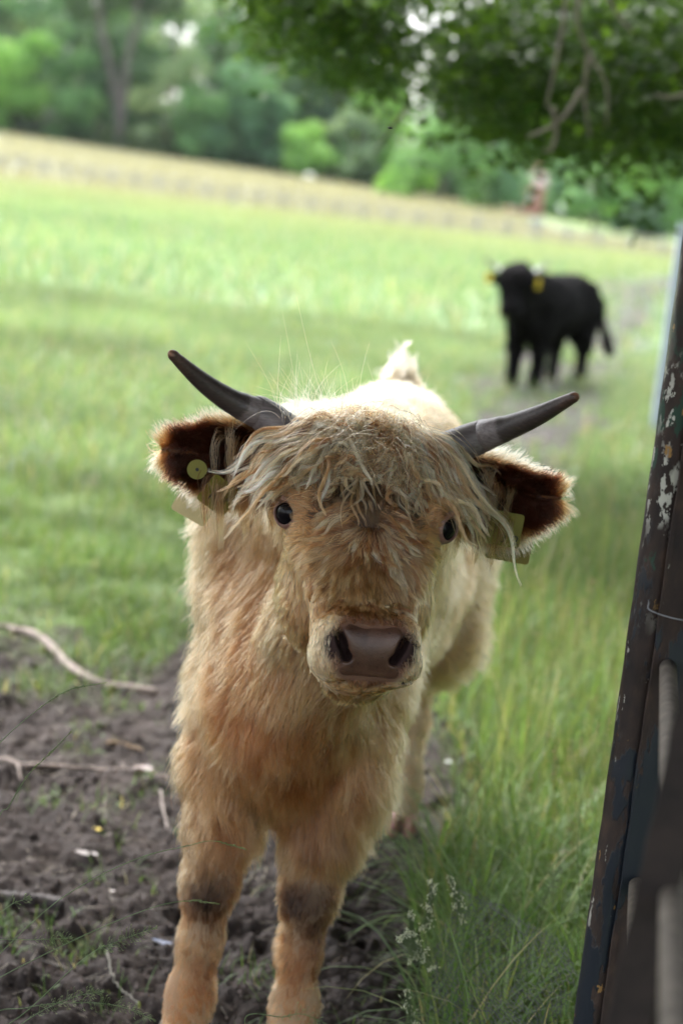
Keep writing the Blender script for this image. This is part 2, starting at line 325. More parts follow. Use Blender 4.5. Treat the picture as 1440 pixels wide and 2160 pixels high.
# hazy pinkish seed heads over the verge and pale ones through the field
def spikelets(P, D, r, ln, wd, col):     # small diamond grains: centre, direction
    n = len(P); D = nrm(D); ref = nrm(r.normal(size=(n, 3))); u = nrm(np.cross(D, ref)); w = np.cross(D, u)
    V = np.stack([P-D*ln[:, None]/2, P+u*wd[:, None]/2, P+w*wd[:, None]/2, P-u*wd[:, None]/2, P-w*wd[:, None]/2, P+D*ln[:, None]/2], 1)
    f = A_([[0, 2, 1], [0, 3, 2], [0, 4, 3], [0, 1, 4], [5, 1, 2], [5, 2, 3], [5, 3, 4], [5, 4, 1]])
    return V.reshape(-1, 3), (np.arange(n)[:, None, None]*6+f[None]).reshape(-1, 3), np.repeat(col, 6, 0)
parts = []
def heads(x, y, hh, colr, spread, ng, gl, gw):
    n = len(x); base = np.stack([x, y, gz(x, y)], -1); az = r.uniform(0, 6.28, n); lean = r.uniform(.05, .3, n)
    D = np.stack([np.cos(az)*np.sin(lean), np.sin(az)*np.sin(lean), np.cos(lean)], -1); top = base+D*hh[:, None]
    sw = r.uniform(.0011, .0018, n)*np.maximum(1, y/6)
    parts.append(blades(base, hh*1.0, sw*1.6, az, lean*0.02, A_([[.13, .19, .06]])*np.ones((n, 1)), 2, 0)) if False else None
    side = np.stack([-np.sin(az), np.cos(az), 0*az], -1)*sw[:, None]
    Vs = np.stack([base-side, base+side, top+side*.5, top-side*.5], 1).reshape(-1, 3); parts.append((Vs, A_([0, 1, 2, 3])[None]+np.arange(n)[:, None]*4, np.repeat(A_([[.17, .22, .08]]), n*4, 0)))
    t = r.uniform(0, 1, (n, ng)); hl = r.uniform(.05, .10, n)
    Pg = top[:, None]-D[:, None]*(t*hl[:, None])[..., None]+r.normal(0, 1, (n, ng, 3))*spread*(t[..., None]*.8+.2)
    Dg = D[:, None]+r.normal(0, .5, (n, ng, 3)); cc = colr[r.integers(0, len(colr), n)][:, None]*r.uniform(.8, 1.2, (n, ng, 1)); k = n*ng; sc = np.repeat(np.maximum(1, y/7), ng)
    parts.append(spikelets(Pg.reshape(-1, 3), Dg.reshape(-1, 3), r, r.uniform(.6, 1.2, k)*gl*sc, r.uniform(.6, 1.2, k)*gw*sc, cc.reshape(-1, 3)))
PINK = A_([[.46, .35, .32], [.54, .44, .40], [.38, .34, .20], [.26, .17, .14], [.45, .42, .30]])
x, y = scatter(1300, .38, 2.2, 3.7, 9.5, r, verge); heads(x, y, r.uniform(.26, .55, len(x)), PINK, .006, 22, .006, .0022)
x, y = scatter(1500, -2.6, 3.2, 6.5, 15, r, lambda x, y: .6*(1-mudmask(x, y))); heads(x, y, r.uniform(.14, .32, len(x)), PINK[[2, 4, 4, 1]], .005, 9, .010, .004)
V, F = merge([(p[0], p[1]) for p in parts]); C = np.concatenate([p[2] for p in parts])
tag(link('grass_seed_heads', newmesh('grass_seed_heads', V, F, {'col': C}), M_grass), 'pinkish and straw coloured seed heads above the field grass', 'seed heads', kind='stuff')
# straw, leaf bits and crumbs on the mud
parts = []
x, y = scatter(2600, -1.3, .6, 3.0, 7, r, lambda x, y: mudmask(x, y)); n = len(x)
parts.append(blades(np.stack([x, y, gz(x, y)+.003], -1), r.uniform(.02, .09, n), r.uniform(.0012, .0032, n), r.uniform(0, 6.28, n), r.uniform(-.2, .3, n), A_([[.20, .17, .13]])*r.uniform(.5, 1.6, (n, 1)), 2, 1.45))
tag(link('straw_litter', newmesh('straw_litter', *merge([(p[0], p[1]) for p in parts]), {'col': np.concatenate([p[2] for p in parts])}), M_grass), 'bits of dry straw and stalk trodden into the mud', 'litter', kind='stuff')
x, y = scatter(26000, -1.3, .7, 3.0, 7, r, lambda x, y: mudmask(x, y)); n = len(x); s = .0022+.0075*r.random(n)**3
oc = A_([[1, 0, 0], [0, 1, 0], [-1, 0, 0], [0, -1, 0], [0, 0, 1], [0, 0, -1]], float); of = A_([[0, 1, 4], [1, 2, 4], [2, 3, 4], [3, 0, 4], [1, 0, 5], [2, 1, 5], [3, 2, 5], [0, 3, 5]])
Vc = (np.stack([x, y, gz(x, y)+s*.2], -1)[:, None]+oc[None]*s[:, None, None]*r.uniform(.5, 1.3, (n, 6, 1))).reshape(-1, 3)
M_clod = simple('soil_crumb', (.075, .059, .054), .9, 25, .6)
tag(link('soil_crumbs', newmesh('soil_crumbs', Vc, (np.arange(n)[:, None, None]*6+of[None]).reshape(-1, 3), smooth=False), M_clod), 'small crumbs of dark soil scattered over the mud', 'soil crumbs', kind='stuff')
print('grass', time.time()-T0)

# ------------------------------------------------------------------ SDF modelling
import openvdb
class Field:
    def __init__(s, xs, ys, zs):
        s.ax = [A_(xs, np.float32), A_(ys, np.float32), A_(zs, np.float32)]; s.D = np.full([len(a) for a in s.ax], .12, np.float32)
    def _box(s, lo, hi):
        sl = [slice(max(0, int(np.searchsorted(a, l))-1), min(len(a), int(np.searchsorted(a, h))+1)) for a, l, h in zip(s.ax, lo, hi)]
        return sl, np.meshgrid(s.ax[0][sl[0]], s.ax[1][sl[1]], s.ax[2][sl[2]], indexing='ij')
    def _put(s, sl, d, k, op):
        o = s.D[tuple(sl)]
        if op == 'sub':
            d = -d; h = np.clip(.5-.5*(o-d)/max(k, 1e-6), 0, 1); r_ = o*(1-h)+d*h+k*h*(1-h)
        else:
            h = np.clip(.5+.5*(d-o)/max(k, 1e-6), 0, 1); r_ = d*(1-h)+o*h-k*h*(1-h); r_ = np.minimum(r_, o+0*d)
        s.D[tuple(sl)] = r_
    def cone(s, a, b, r1, r2, k=.03, op='add'):
        a = A_(a, float); b = A_(b, float); pad = max(r1, r2)+.07
        sl, (X, Y, Z) = s._box(np.minimum(a, b)-pad, np.maximum(a, b)+pad)
        ba = b-a; h = np.clip(((X-a[0])*ba[0]+(Y-a[1])*ba[1]+(Z-a[2])*ba[2])/(ba@ba+1e-9), 0, 1)
        d = np.sqrt((X-a[0]-h*ba[0])**2+(Y-a[1]-h*ba[1])**2+(Z-a[2]-h*ba[2])**2)-(r1+(r2-r1)*h)
        s._put(sl, d, k, op)
    def ell(s, c, rad, axes=None, k=.03, op='add'):
        c = A_(c, float); rad = A_(rad, float); pad = rad.max()+.07; axes = np.eye(3) if axes is None else A_(axes)
        sl, (X, Y, Z) = s._box(c-pad, c+pad); x, y, z = X-c[0], Y-c[1], Z-c[2]
        q = [(x*ax[0]+y*ax[1]+z*ax[2])/rr for ax, rr in zip(axes, rad)]
        k0 = np.sqrt(q[0]**2+q[1]**2+q[2]**2); k1 = np.sqrt((q[0]/rad[0])**2+(q[1]/rad[1])**2+(q[2]/rad[2])**2)+1e-9
        s._put(sl, k0*(k0-1)/k1, k, op)
    def mesh(s):
        g = openvdb.FloatGrid(.12); g.copyFromArray(s.D.astype(np.float32)); V, _, Q = g.convertToPolygons(isovalue=0.0)
        V = np.asarray(V, float); Q = np.asarray(Q, dtype=np.int64)
        V = np.stack([np.interp(V[:, i_], np.arange(len(s.ax[i_])), s.ax[i_]) for i_ in range(3)], -1)
        a_, b_, c_ = V[Q[:, 0]], V[Q[:, 1]], V[Q[:, 2]]
        if np.einsum('ij,ij->i', a_, np.cross(b_, c_)).sum() < 0: Q = Q[:, ::-1]
        return V, Q
    def sample(s, P):
        ix = [np.clip(np.interp(P[..., i_], s.ax[i_], np.arange(len(s.ax[i_]))), 0, len(s.ax[i_])-1.001) for i_ in range(3)]
        i0 = [a.astype(int) for a in ix]; f = [a-b_ for a, b_ in zip(ix, i0)]; out = 0
        for dx in (0, 1):
            for dy in (0, 1):
                for dz in (0, 1):
                    w = (f[0] if dx else 1-f[0])*(f[1] if dy else 1-f[1])*(f[2] if dz else 1-f[2]); out = out+w*s.D[i0[0]+dx, i0[1]+dy, i0[2]+dz]
        return out
    def grad(s, P, e=.004):
        g = np.stack([s.sample(P+A_([e, 0, 0]))-s.sample(P-A_([e, 0, 0])), s.sample(P+A_([0, e, 0]))-s.sample(P-A_([0, e, 0])), s.sample(P+A_([0, 0, e]))-s.sample(P-A_([0, 0, e]))], -1)
        return nrm(g)
def piecewise(*seg):
    out = []
    for lo, hi, st in seg: out.append(np.arange(lo, hi, st))
    return np.concatenate(out)
def surface_points(V, Q, n, r_, weight=None):
    c = V[Q].mean(1); e1 = V[Q[:, 2]]-V[Q[:, 0]]; e2 = V[Q[:, 3]]-V[Q[:, 1]]; cr = np.cross(e1, e2); ar = np.linalg.norm(cr, axis=1)/2; nn = nrm(cr)
    w = ar*(1 if weight is None else weight(c, nn)); w = w/w.sum(); idx = r_.choice(len(Q), n, p=w)
    u, v = r_.random((2, n, 1)); q = V[Q[idx]]; P = (q[:, 0]*(1-u)+q[:, 1]*u)*(1-v)+(q[:, 3]*(1-u)+q[:, 2]*u)*v
    return P, nn[idx]
# ------------------------------------------------------------------ fur
HPOW = 1.95     # absorption colour of a single fibre; many fibres scatter it back paler
def build_hair(name, pts, rad, col, material, parent):
    N_, K = pts.shape[:2]; c = bpy.data.hair_curves.new(name); c.add_curves([K]*N_)
    c.position_data.foreach_set('vector', pts.astype(np.float32).ravel())
    a = c.attributes.get('radius') or c.attributes.new('radius', 'FLOAT', 'POINT'); a.data.foreach_set('value', rad.astype(np.float32).ravel())
    a = c.attributes.new('col', 'FLOAT_COLOR', 'POINT'); cc = np.ones((N_*K, 4), np.float32); cc[:, :3] = np.clip(col*(A_([1.0, .935, .91]) if material is M_hair else 1), 0, .98).reshape(-1, 3)**(HPOW if material is M_hair else 1); a.data.foreach_set('color', cc.ravel())
    return link(name, c, material, parent)
def grow(P, Nn, flow, length, K=6, lift=.6, gravity=.25, rnd=.18, clump=.6, clump_n=None, seed=0, wave=0.0, wfreq=9, fieldn=.3, ffreq=28, field=None, push=.002, cpow=1.2, gvec=(0, 0, -1)):
    r_ = np.random.default_rng(seed); n = len(P); length = np.broadcast_to(length, n); lift = np.broadcast_to(lift, n); gravity = np.broadcast_to(gravity, n)
    t = np.linspace(0, 1, K); fl = nrm(flow-Nn*np.sum(flow*Nn, -1, keepdims=True)+Nn*1e-4)
    fl = nrm(fl+fieldn*wob(P, ffreq, seed+1)+rnd*r_.normal(size=(n, 3)))
    g = A_(gvec, float); pts = np.empty((n, K, 3)); pts[:, 0] = P-Nn*.002
    for k in range(1, K):
        tt = t[k]; d = fl*(.45+.8*tt)+Nn*(lift*(1.15-tt))[:, None]+g*(gravity*tt*1.6)[:, None]
        pts[:, k] = pts[:, k-1]+nrm(d)*(length/(K-1))[:, None]
    if wave:
        ph = wob(P, 40, seed+3)*3; s1 = nrm(np.cross(Nn, fl)); am = wave*length*(.6+.8*r_.random(n))
        w_ = np.sin(t[None]*wfreq+ph[:, :1]*2)*t[None]*am[:, None]; w2 = np.cos(t[None]*wfreq*.9+ph[:, 1:2]*2)*t[None]*am[:, None]
        pts += s1[:, None]*w_[..., None]+Nn[:, None]*(np.maximum(w2, -.3*am[:, None]))[..., None]
    if clump and clump_n:
        gi = r_.choice(n, min(clump_n, n), replace=False); kd = kdtree.KDTree(len(gi))
        for k, j in enumerate(gi): kd.insert(P[j], k)
        kd.balance(); near = np.fromiter((kd.find(p)[1] for p in P), int, n); gg = gi[near]
        off = (P-P[gg])[:, None]; cs = (r_.random(len(gi))*.5+.5)[near]
        w = (clump*cs)[:, None]*t[None]**cpow; stray = r_.random(n) < .08; w[stray] *= .2
        ratio = np.clip(length/np.maximum(length[gg], 1e-4), .5, 2)
        target = P[:, None]+(pts[gg]-pts[gg][:, :1])*ratio[:, None, None]-off*(t[None, :, None]**.7)*.92
        pts = pts*(1-w[..., None])+target*w[..., None]; cid = near
    else: cid = np.arange(n)
    if field is not None:
        for it in range(2):
            d = field.sample(pts); gr = field.grad(pts); need = np.maximum(0, push*(.4+t[None]*1.0)-d); pts[:, 1:] += (gr*need[..., None])[:, 1:]
    return pts, cid
def radii(n, K, r0, r1, r_=None):
    t = np.linspace(0, 1, K); R = r0*(1-t**1.5)[None]+r1; s = (r_.uniform(.7, 1.3, (n, 1)) if r_ is not None else 1); return np.repeat(R, n, 0)*s
# ------------------------------------------------------------------ the pale calf
calf = empty('calf', (0.03, 3.8, 0.0), 'fluffy cream coloured Highland calf with dark horns standing on mud and looking at the camera', 'calf')
YAW = math.radians(7); hH = A_([math.sin(YAW), -math.cos(YAW), 0]); hL = A_([math.cos(YAW), math.sin(YAW), 0]); hZ = A_([0, 0, 1.])
hA = .69*hH-.724*hZ; hN = .724*hH+.69*hZ; hO = A_([.039, 2.78, 1.042]); HAX = np.stack([hL, hA, hN])
def hd(l, a, n): return hO+hL*l+hA*a+hN*n
def tohead(P): v = P-hO; return v@hL, v@hA, v@hN
bF = A_([-.05, 3.20, 0]); bU = nrm(A_([.135, .991, 0])); bS = A_([bU[1], -bU[0], 0]); BAX = np.stack([bS, bU, hZ])
def bd(s, u, z): return bF+bS*s+bU*u+hZ*z
def tobody(P): v = P-bF; return v@bS, v@bU, P[..., 2]
NC = A_([.064, 2.628, .884])          # centre of the nose pad
def muzzle(f, grow_=0.0):
    f.ell(hd(0, .195, -.052), A_([.072, .062, .056])+grow_, HAX, .03)
    for s_ in (-1, 1):
        f.ell(NC+hL*s_*.040-hH*.028+hZ*.004, A_([.033, .036, .040])+grow_, np.stack([hL, hH, hZ]), .018)
        f.ell(NC+hL*s_*.047-hH*.036-hZ*.030, A_([.032, .038, .028])+grow_, np.stack([hL, hH, hZ]), .018)
    f.ell(NC-hH*.030-hZ*.004, A_([.046, .036, .046])+grow_, np.stack([hL, hH, hZ]), .015)
def nostrils(f, k=.006):
    for s_ in (-1, 1):
        ta = s_*math.radians(24); ax = np.stack([hL*math.cos(ta)-hZ*math.sin(ta), hH, hL*math.sin(ta)+hZ*math.cos(ta)])
        f.ell(NC+hL*s_*.0425-hH*.004+hZ*.004, (.0075, .024, .0200), ax, k, 'sub')
        f.ell(NC+hL*s_*.0335-hH*.004-hZ*.013, (.0075, .024, .0085), ax, k, 'sub')
EYES = [(at(613, 1082, 2.80), -1), (at(930, 1113, 2.825), 1)]
fb = Field(piecewise((-.44, -.16, .009), (-.16, .225, .0036), (.225, .46, .009)), piecewise((2.52, 2.97, .0036), (2.97, 3.3, .007), (3.3, 4.84, .012)), piecewise((-.01, .2, .0065), (.2, .76, .009), (.76, 1.30, .0036)))
# trunk
fb.ell(bd(0, .60, .80), (.215, .62, .275), BAX, .05); fb.ell(bd(0, 1.12, .86), (.195, .27, .24), BAX, .08); fb.ell(bd(0, .95, .70), (.22, .32, .21), BAX, .08)
fb.ell(bd(0, .02, .70), (.155, .15, .22), BAX, .08); fb.ell(bd(0, .30, .97), (.12, .30, .14), BAX, .10)
for s_ in (-1, 1):
    fb.ell(bd(s_*.112, .16, .78), (.070, .17, .27), BAX, .06); fb.ell(bd(s_*.105, .22, .93), (.085, .17, .15), BAX, .06); fb.ell(bd(s_*.142, .18, .92), (.062, .15, .17), BAX, .05); fb.ell(bd(s_*.125, 1.10, .72), (.10, .21, .26), BAX, .06)
fb.cone(bd(.0, .25, .92), A_([.03, 3.00, 1.06]), .185, .115, .08); fb.cone(A_([.035, 2.97, .93]), bd(0, -.06, .62), .085, .115, .06)
fb.cone(bd(0, -.08, .60), bd(.02, -.04, .50), .075, .045, .05)
# legs
def leg(J, Rr, k=.035):
    for (a, b2), (r1, r2) in zip(zip(J[:-1], J[1:]), zip(Rr[:-1], Rr[1:])): fb.cone(a, b2, r1, r2, k)
leg([(-.125, 3.24, .68), (-.146, 3.20, .52), (-.150, 3.17, .42), (-.154, 3.15, .315), (-.160, 3.155, .21), (-.168, 3.15, .105), (-.175, 3.115, .05)], [.080, .068, .054, .041, .030, .036, .037])
leg([(.045, 3.24, .68), (.046, 3.19, .52), (.032, 3.17, .42), (.020, 3.15, .31), (.016, 3.155, .21), (.016, 3.15, .105), (.014, 3.115, .05)], [.095, .078, .058, .041, .030, .036, .037])
for lx in (.232, .005):
    leg([(lx-.02, 4.30, .78), (lx, 4.16, .58), (lx, 4.50, .42), (lx, 4.51, .28), (lx, 4.49, .12), (lx, 4.465, .06)], [.15, .105, .045, .032, .037, .036])
fb.cone((.105, 4.42, 1.05), (.108, 4.52, 1.07), .045, .035, .05); fb.cone((.108, 4.52, 1.07), (.125, 4.60, .95), .035, .022, .02); fb.cone((.125, 4.60, .95), (.13, 4.62, .60), .022, .014, .02)
# head
fb.ell(hd(0, -.085, -.065), (.108, .115, .095), HAX, .04); fb.ell(hd(0, -.01, -.045), (.112, .10, .065), HAX, .03); fb.ell(hd(0, -.165, -.04), (.10, .055, .05), HAX, .03)
fb.cone(hd(0, .02, -.05), hd(0, .18, -.045), .083, .056, .03); fb.cone(hd(0, .03, -.135), hd(0, .185, -.098), .068, .04, .03)
for s_ in (-1, 1):
    fb.ell(hd(s_*.062, .05, -.115), (.052, .10, .075), HAX, .03); fb.ell(hd(s_*.092, -.032, -.012), (.034, .036, .026), HAX, .02); fb.cone(hd(s_*.075, .03, -.03), hd(s_*.045, .15, -.03), .03, .024, .03)
fb.ell(hd(0, .212, -.100), (.046, .036, .030), HAX, .012)
muzzle(fb); nostrils(fb)
mp = [at(x, y, Y)-hH*.002 for x, y, Y in ((636, 1395, 2.70), (668, 1424, 2.665), (712, 1442, 2.632), (772, 1450, 2.618), (835, 1449, 2.628), (872, 1432, 2.66), (884, 1405, 2.70))]
mp = spline(mp, 25)
for a, b2 in zip(mp[:-1], mp[1:]): fb.cone(a, b2, .0048, .0048, .003, 'sub')
GAZE = []
for c, s_ in EYES:
    gz_ = nrm(hL*s_*.62+hH*.78+hZ*.10); GAZE.append(gz_); fb.ell(c+gz_*.006, (.021, .021, .021), None, .006, 'sub')
BV, BQ = fb.mesh()
print('body', len(BQ), time.time()-T0)
CREAM = A_([.80, .62, .41]); TAN = A_([.66, .44, .27]); ORANGE = A_([.60, .33, .17]); RUST = A_([.30, .125, .045]); DARK = A_([.075, .040, .025]); PALE = A_([.88, .76, .58])
def fmix(c, w, d): return c*(1-w[:, None])+A_(d)*w[:, None]
patches = [(at(470, 1760, 3.08), .05, RUST, .5), (at(500, 1830, 3.12), .035, RUST, .6), (at(690, 1830, 3.12), .04, TAN, .6), (at(455, 1945, 3.12), .03, A_([.2, .12, .07]), .8), (at(665, 1965, 3.12), .035, A_([.2, .12, .07]), .8), (at(430, 2080, 3.1), .04, A_([.36, .20, .10]), .8), (at(600, 2090, 3.1), .04, A_([.36, .20, .10]), .6), (at(470, 1500, 3.02), .11, ORANGE, .75), (at(600, 1640, 3.02), .13, ORANGE, .6), (at(520, 1330, 3.02), .10, ORANGE, .45), (at(720, 1600, 3.0), .10, TAN, .8), (at(690, 1640, 3.05), .05, RUST, .4),
           (at(430, 1880, 3.11), .055, DARK, 1.1), (at(648, 1905, 3.11), .06, DARK, 1.15), (at(655, 1765, 3.08), .05, A_([.16, .09, .05]), .7), (at(395, 2110, 3.1), .07, ORANGE, .7), (at(620, 2120, 3.1), .07, ORANGE, .5), (at(860, 1540, 4.2), .12, RUST, .3),
           (at(460, 2010, 3.12), .05, RUST, .5), (at(660, 2020, 3.12), .05, RUST, .45), (at(960, 1300, 3.8), .2, ORANGE, .45), (at(930, 1220, 3.4), .16, ORANGE, .4)]
def coat(P):
    l, a, n = tohead(P); s_, u, z = tobody(P); ishead = sstep(3.02, 2.92, P[:, 1]+.25*(P[:, 2]-1.0)*0)*sstep(.74, .80, P[:, 2])
    c = np.tile(CREAM*.93, (len(P), 1)); nz = wob(P, 11, 5)[:, 0]; nz2 = wob(P, 30, 6)[:, 0]
    c = fmix(c, np.clip(.25+.35*nz+.2*nz2, 0, 1)*sstep(1.12, .9, z), TAN)
    front = sstep(.30, -.05, u)*sstep(.10, .02, np.abs(s_)-.11); c = fmix(c, np.clip(front*(.55+.4*nz2), 0, 1)*(1-ishead), TAN*.95)
    c = fmix(c, sstep(1.0, 1.12, z)*(1-ishead), PALE)  # back top whitened: skylight on the topline put into the coat colour
    for q, rr, d, w in patches: c = fmix(c, np.minimum(1, w)*np.exp(-(((P-q)**2).sum(1)/rr**2)**1.2)*np.clip(.9+.3*nz2, .3, 1.1)*(1-ishead), d)
    # face
    hc = np.tile(A_([.66, .46, .27]), (len(P), 1)); mid = np.exp(-(l/.05)**2)
    hc = fmix(hc, mid*sstep(-.16, -.02, a)*sstep(.20, .08, a)*.72, (.34, .205, .11))
    hc = fmix(hc, np.exp(-(l/.055)**2)*sstep(-.16, -.10, a)*sstep(.05, -.02, a)*.8, (.16, .09, .05))
    hc = fmix(hc, sstep(.15, .21, a)*sstep(.03, .055, np.abs(l)), (.74, .58, .39)); hc = fmix(hc, sstep(-.06, -.11, n)*sstep(.15, .2, a)*.5, (.60, .49, .30))
    hc = fmix(hc, sstep(-.12, -.18, a), CREAM)
    nd = np.linalg.norm(P-NC, axis=1); hc = fmix(hc, sstep(.064, .052, nd)*.75, (.42, .25, .17))
    for c2, _ in EYES: hc = fmix(hc, np.exp(-((P-c2)**2).sum(1)/.034**2)*.7, (.55, .34, .27))
    return c*(1-ishead[:, None])+hc*ishead[:, None]
bc = coat(BV)*.62
padd = np.linalg.norm(BV-NC, axis=1); inn = np.zeros(len(BV))
for s_ in (-1, 1): inn = np.maximum(inn, sstep(.034, .024, np.linalg.norm((BV-(NC+hL*s_*.040-hH*.010)), axis=1)))
bc = fmix(bc, sstep(.068, .056, padd), (.16, .085, .055)); bc = fmix(bc, inn, (.035, .017, .015)); md = np.min(np.linalg.norm(BV[:, None]-mp[None, ::2], axis=2), 1) if len(BV) < 400000 else np.ones(len(BV)); bc = fmix(bc, sstep(.009, .006, md), (.04, .02, .018))
bc = fmix(bc, sstep(.022, .008, np.linalg.norm(BV-hd(0, .045, .035), axis=1)), (.10, .055, .03))
body = link('body', newmesh('body', BV, BQ, {'col': bc}), M_skin, calf)

# nose pad
fn = Field(np.arange(-.01, .14, .0016), np.arange(2.60, 2.70, .0016), np.arange(.82, .945, .0016)); muzzle(fn, .002); nostrils(fn, .004)
X, Y, Z = np.meshgrid(*fn.ax, indexing='ij'); PL = (X-NC[0])*hL[0]+(Y-NC[1])*hL[1]; PH = (X-NC[0])*hH[0]+(Y-NC[1])*hH[1]; PZ = Z-NC[2]
hw = .043+.007*sstep(-.01, -.035, PZ)+.006*sstep(0, .03, PZ)
q1 = np.abs(PL)-(hw-.018); q2 = np.abs(PZ+.005)-(.045-.018); msk = np.sqrt(np.maximum(q1, 0)**2+np.maximum(q2, 0)**2)-.018
dd = fn.D; h_ = np.clip(.5-.5*(dd-msk)/.016, 0, 1); fn.D = (dd*(1-h_)+msk*h_+.016*h_*(1-h_)).astype(np.float32); fn.D = np.maximum(fn.D, -(PH+.045)).astype(np.float32)
NV, NQ = fn.mesh()
mn, nt, b, N, L = mat('nose_skin'); b.inputs['Coat Weight'].default_value = .12; b.inputs['Coat Roughness'].default_value = .2; nn1 = noise_node(nt, 320, 4, .6); vor = N.new('ShaderNodeTexVoronoi'); vor.inputs['Scale'].default_value = 520; tc = N.new('ShaderNodeTexCoord'); L.new(tc.outputs['Object'], vor.inputs['Vector'])
v2 = N.new('ShaderNodeTexVoronoi'); v2.inputs['Scale'].default_value = 170; L.new(tc.outputs['Object'], v2.inputs['Vector']); n3 = noise_node(nt, 30, 3)
cc = ramp(nt, n3.outputs['Fac'], [(.35, (.065, .031, .020)), (.65, (.118, .060, .038))]).outputs[0]
spots = ramp(nt, v2.outputs['Distance'], [(.16, (1, 1, 1)), (.26, (0, 0, 0))]).outputs[0]
mm_ = N.new('ShaderNodeMath'); mm_.operation = 'MULTIPLY'; L.new(spots, mm_.inputs[0]); L.new(ramp(nt, noise_node(nt, 45, 2).outputs['Fac'], [(.5, (0, 0, 0)), (.62, (1, 1, 1))]).outputs[0], mm_.inputs[1])
L.new(mix(nt, mm_.outputs[0], cc, (.03, .015, .014)), b.inputs['Base Color']); b.inputs['Roughness'].default_value = .33; b.inputs['Specular IOR Level'].default_value = .38; b.inputs['Subsurface Weight'].default_value = .1; b.inputs['Subsurface Radius'].default_value = (.004, .002, .001)
bump(nt, vor.outputs['Distance'], b, .5, .0006)
link('nose', newmesh('nose', NV, NQ), mn, calf)

# eyes
me_, nt, b, N, L = mat('eyeball'); b.inputs['Base Color'].default_value = (.006, .005, .006, 1); b.inputs['Roughness'].default_value = .06; b.inputs['Specular IOR Level'].default_value = .2; b.inputs['Coat Weight'].default_value = 0; b.inputs['Coat Roughness'].default_value = .02
M_lid = simple('eyelid_skin', (.22, .12, .095), .45, 160, .25, .4, .0012)
for (c, s_), g_ in zip(EYES, GAZE):
    u_ = np.linspace(0, math.pi, 25); v_ = np.linspace(0, 2*math.pi, 33)[:-1]; VV = []
    for uu in u_:
        for vv in v_: VV.append([math.sin(uu)*math.cos(vv), math.sin(uu)*math.sin(vv), math.cos(uu)])
    VV = A_(VV)*.0222+c; ii = (np.arange(24)[:, None]*32+np.arange(32)[None]); jj = (np.arange(24)[:, None]*32+(np.arange(32)[None]+1) % 32)
    e = link('eye', newmesh('eye', VV, np.stack([ii, ii+32, jj+32, jj], -1).reshape(-1, 4)), me_, calf)
    fe = Field(*[np.arange(c[k]-.034, c[k]+.034, .0011) for k in range(3)]); fe.ell(c+g_*.0005, (.0258,)*3, None, .003)
    sx = nrm(np.cross(g_, hZ)); up_ = np.cross(sx, g_); til = math.radians(-12*s_); e1 = sx*math.cos(til)+up_*math.sin(til); e2 = -sx*math.sin(til)+up_*math.cos(til)
    fe.cone(c+g_*.014+e2*.0195+e1*.010, c+g_*.014+e2*.0195-e1*.010, .0052, .0050, .007)
    fe.ell(c+g_*.026-e2*.0015, (.0172, .0172, .0300), np.stack([e1, e2, g_]), .0022, 'sub'); fe.ell(c, (.0225,)*3, None, .0006, 'sub')
    fe.ell(c-g_*.034, (.04, .04, .03), np.stack([e1, e2, g_]), .002, 'sub')
    EV, EQ = fe.mesh(); link('eyelid', newmesh('eyelid', EV, EQ), M_lid, calf)

# horns
mh, nt, b, N, L = mat('horn'); at_ = N.new('ShaderNodeAttribute'); at_.attribute_name = 't'
tc = N.new('ShaderNodeTexCoord'); mp_ = N.new('ShaderNodeMapping'); mp_.inputs['Scale'].default_value = (30, 300, 300); L.new(tc.outputs['Object'], mp_.inputs[0])
ns_ = N.new('ShaderNodeTexNoise'); ns_.inputs['Scale'].default_value = 1; ns_.inputs['Detail'].default_value = 6; L.new(mp_.outputs[0], ns_.inputs['Vector'])
ad = N.new('ShaderNodeMath'); ad.operation = 'MULTIPLY_ADD'; L.new(ns_.outputs['Fac'], ad.inputs[0]); ad.inputs[1].default_value = .10; L.new(at_.outputs['Fac'], ad.inputs[2])
rc = ramp(nt, ad.outputs[0], [(.0, (.13, .11, .105)), (.43, (.19, .16, .155)), (.455, (.055, .043, .038)), (.80, (.050, .034, .029)), (.96, (.09, .05, .035)), (1.03, (.30, .14, .07))]).outputs[0]
sc_ = ramp(nt, ns_.outputs['Fac'], [(.3, (.6, .6, .6)), (.7, (1.25, 1.25, 1.25))]).outputs[0]
L.new(mix(nt, 1.0, rc, sc_, 'MULTIPLY'), b.inputs['Base Color']); b.inputs['Roughness'].default_value = .42; bump(nt, ns_.outputs['Fac'], b, .5, .0012)
HN = [[hd(-.06, -.135, -.045), at(560, 878, 2.93), at(535, 868, 2.925), at(484, 844, 2.91), at(435, 811, 2.89), at(395, 777, 2.87), at(357, 741, 2.85)],
      [hd(.06, -.135, -.045), at(1000, 926, 2.95), at(1035, 914, 2.935), at(1085, 897, 2.915), at(1135, 876, 2.89), at(1180, 853, 2.87), at(1219, 833, 2.85)]]
HN = [[A_(p, float) for p in h] for h in HN]
rr = np.random.default_rng(12)
for h in HN:
    K = 60; P = spline(h, K); t = np.linspace(0, 1, K); R = .0240*(1-t)**.68*(1-.22*t)+.0055; R[-4:] = [.0086, .0075, .0055, .002]; R = np.interp(t, t, R)
    R *= 1+.04*sstep(.445, .43, t)+.008*np.sin(t*90)*(t < .5)
    V, F, T = tubes([P], [R], 24); jit = 1+.0
    # ragged end of the flaking sheath
    link('horn', newmesh('horn', V, F, {'t': np.clip((T-.0)/1, 0, 1)*.95}), mh, calf)

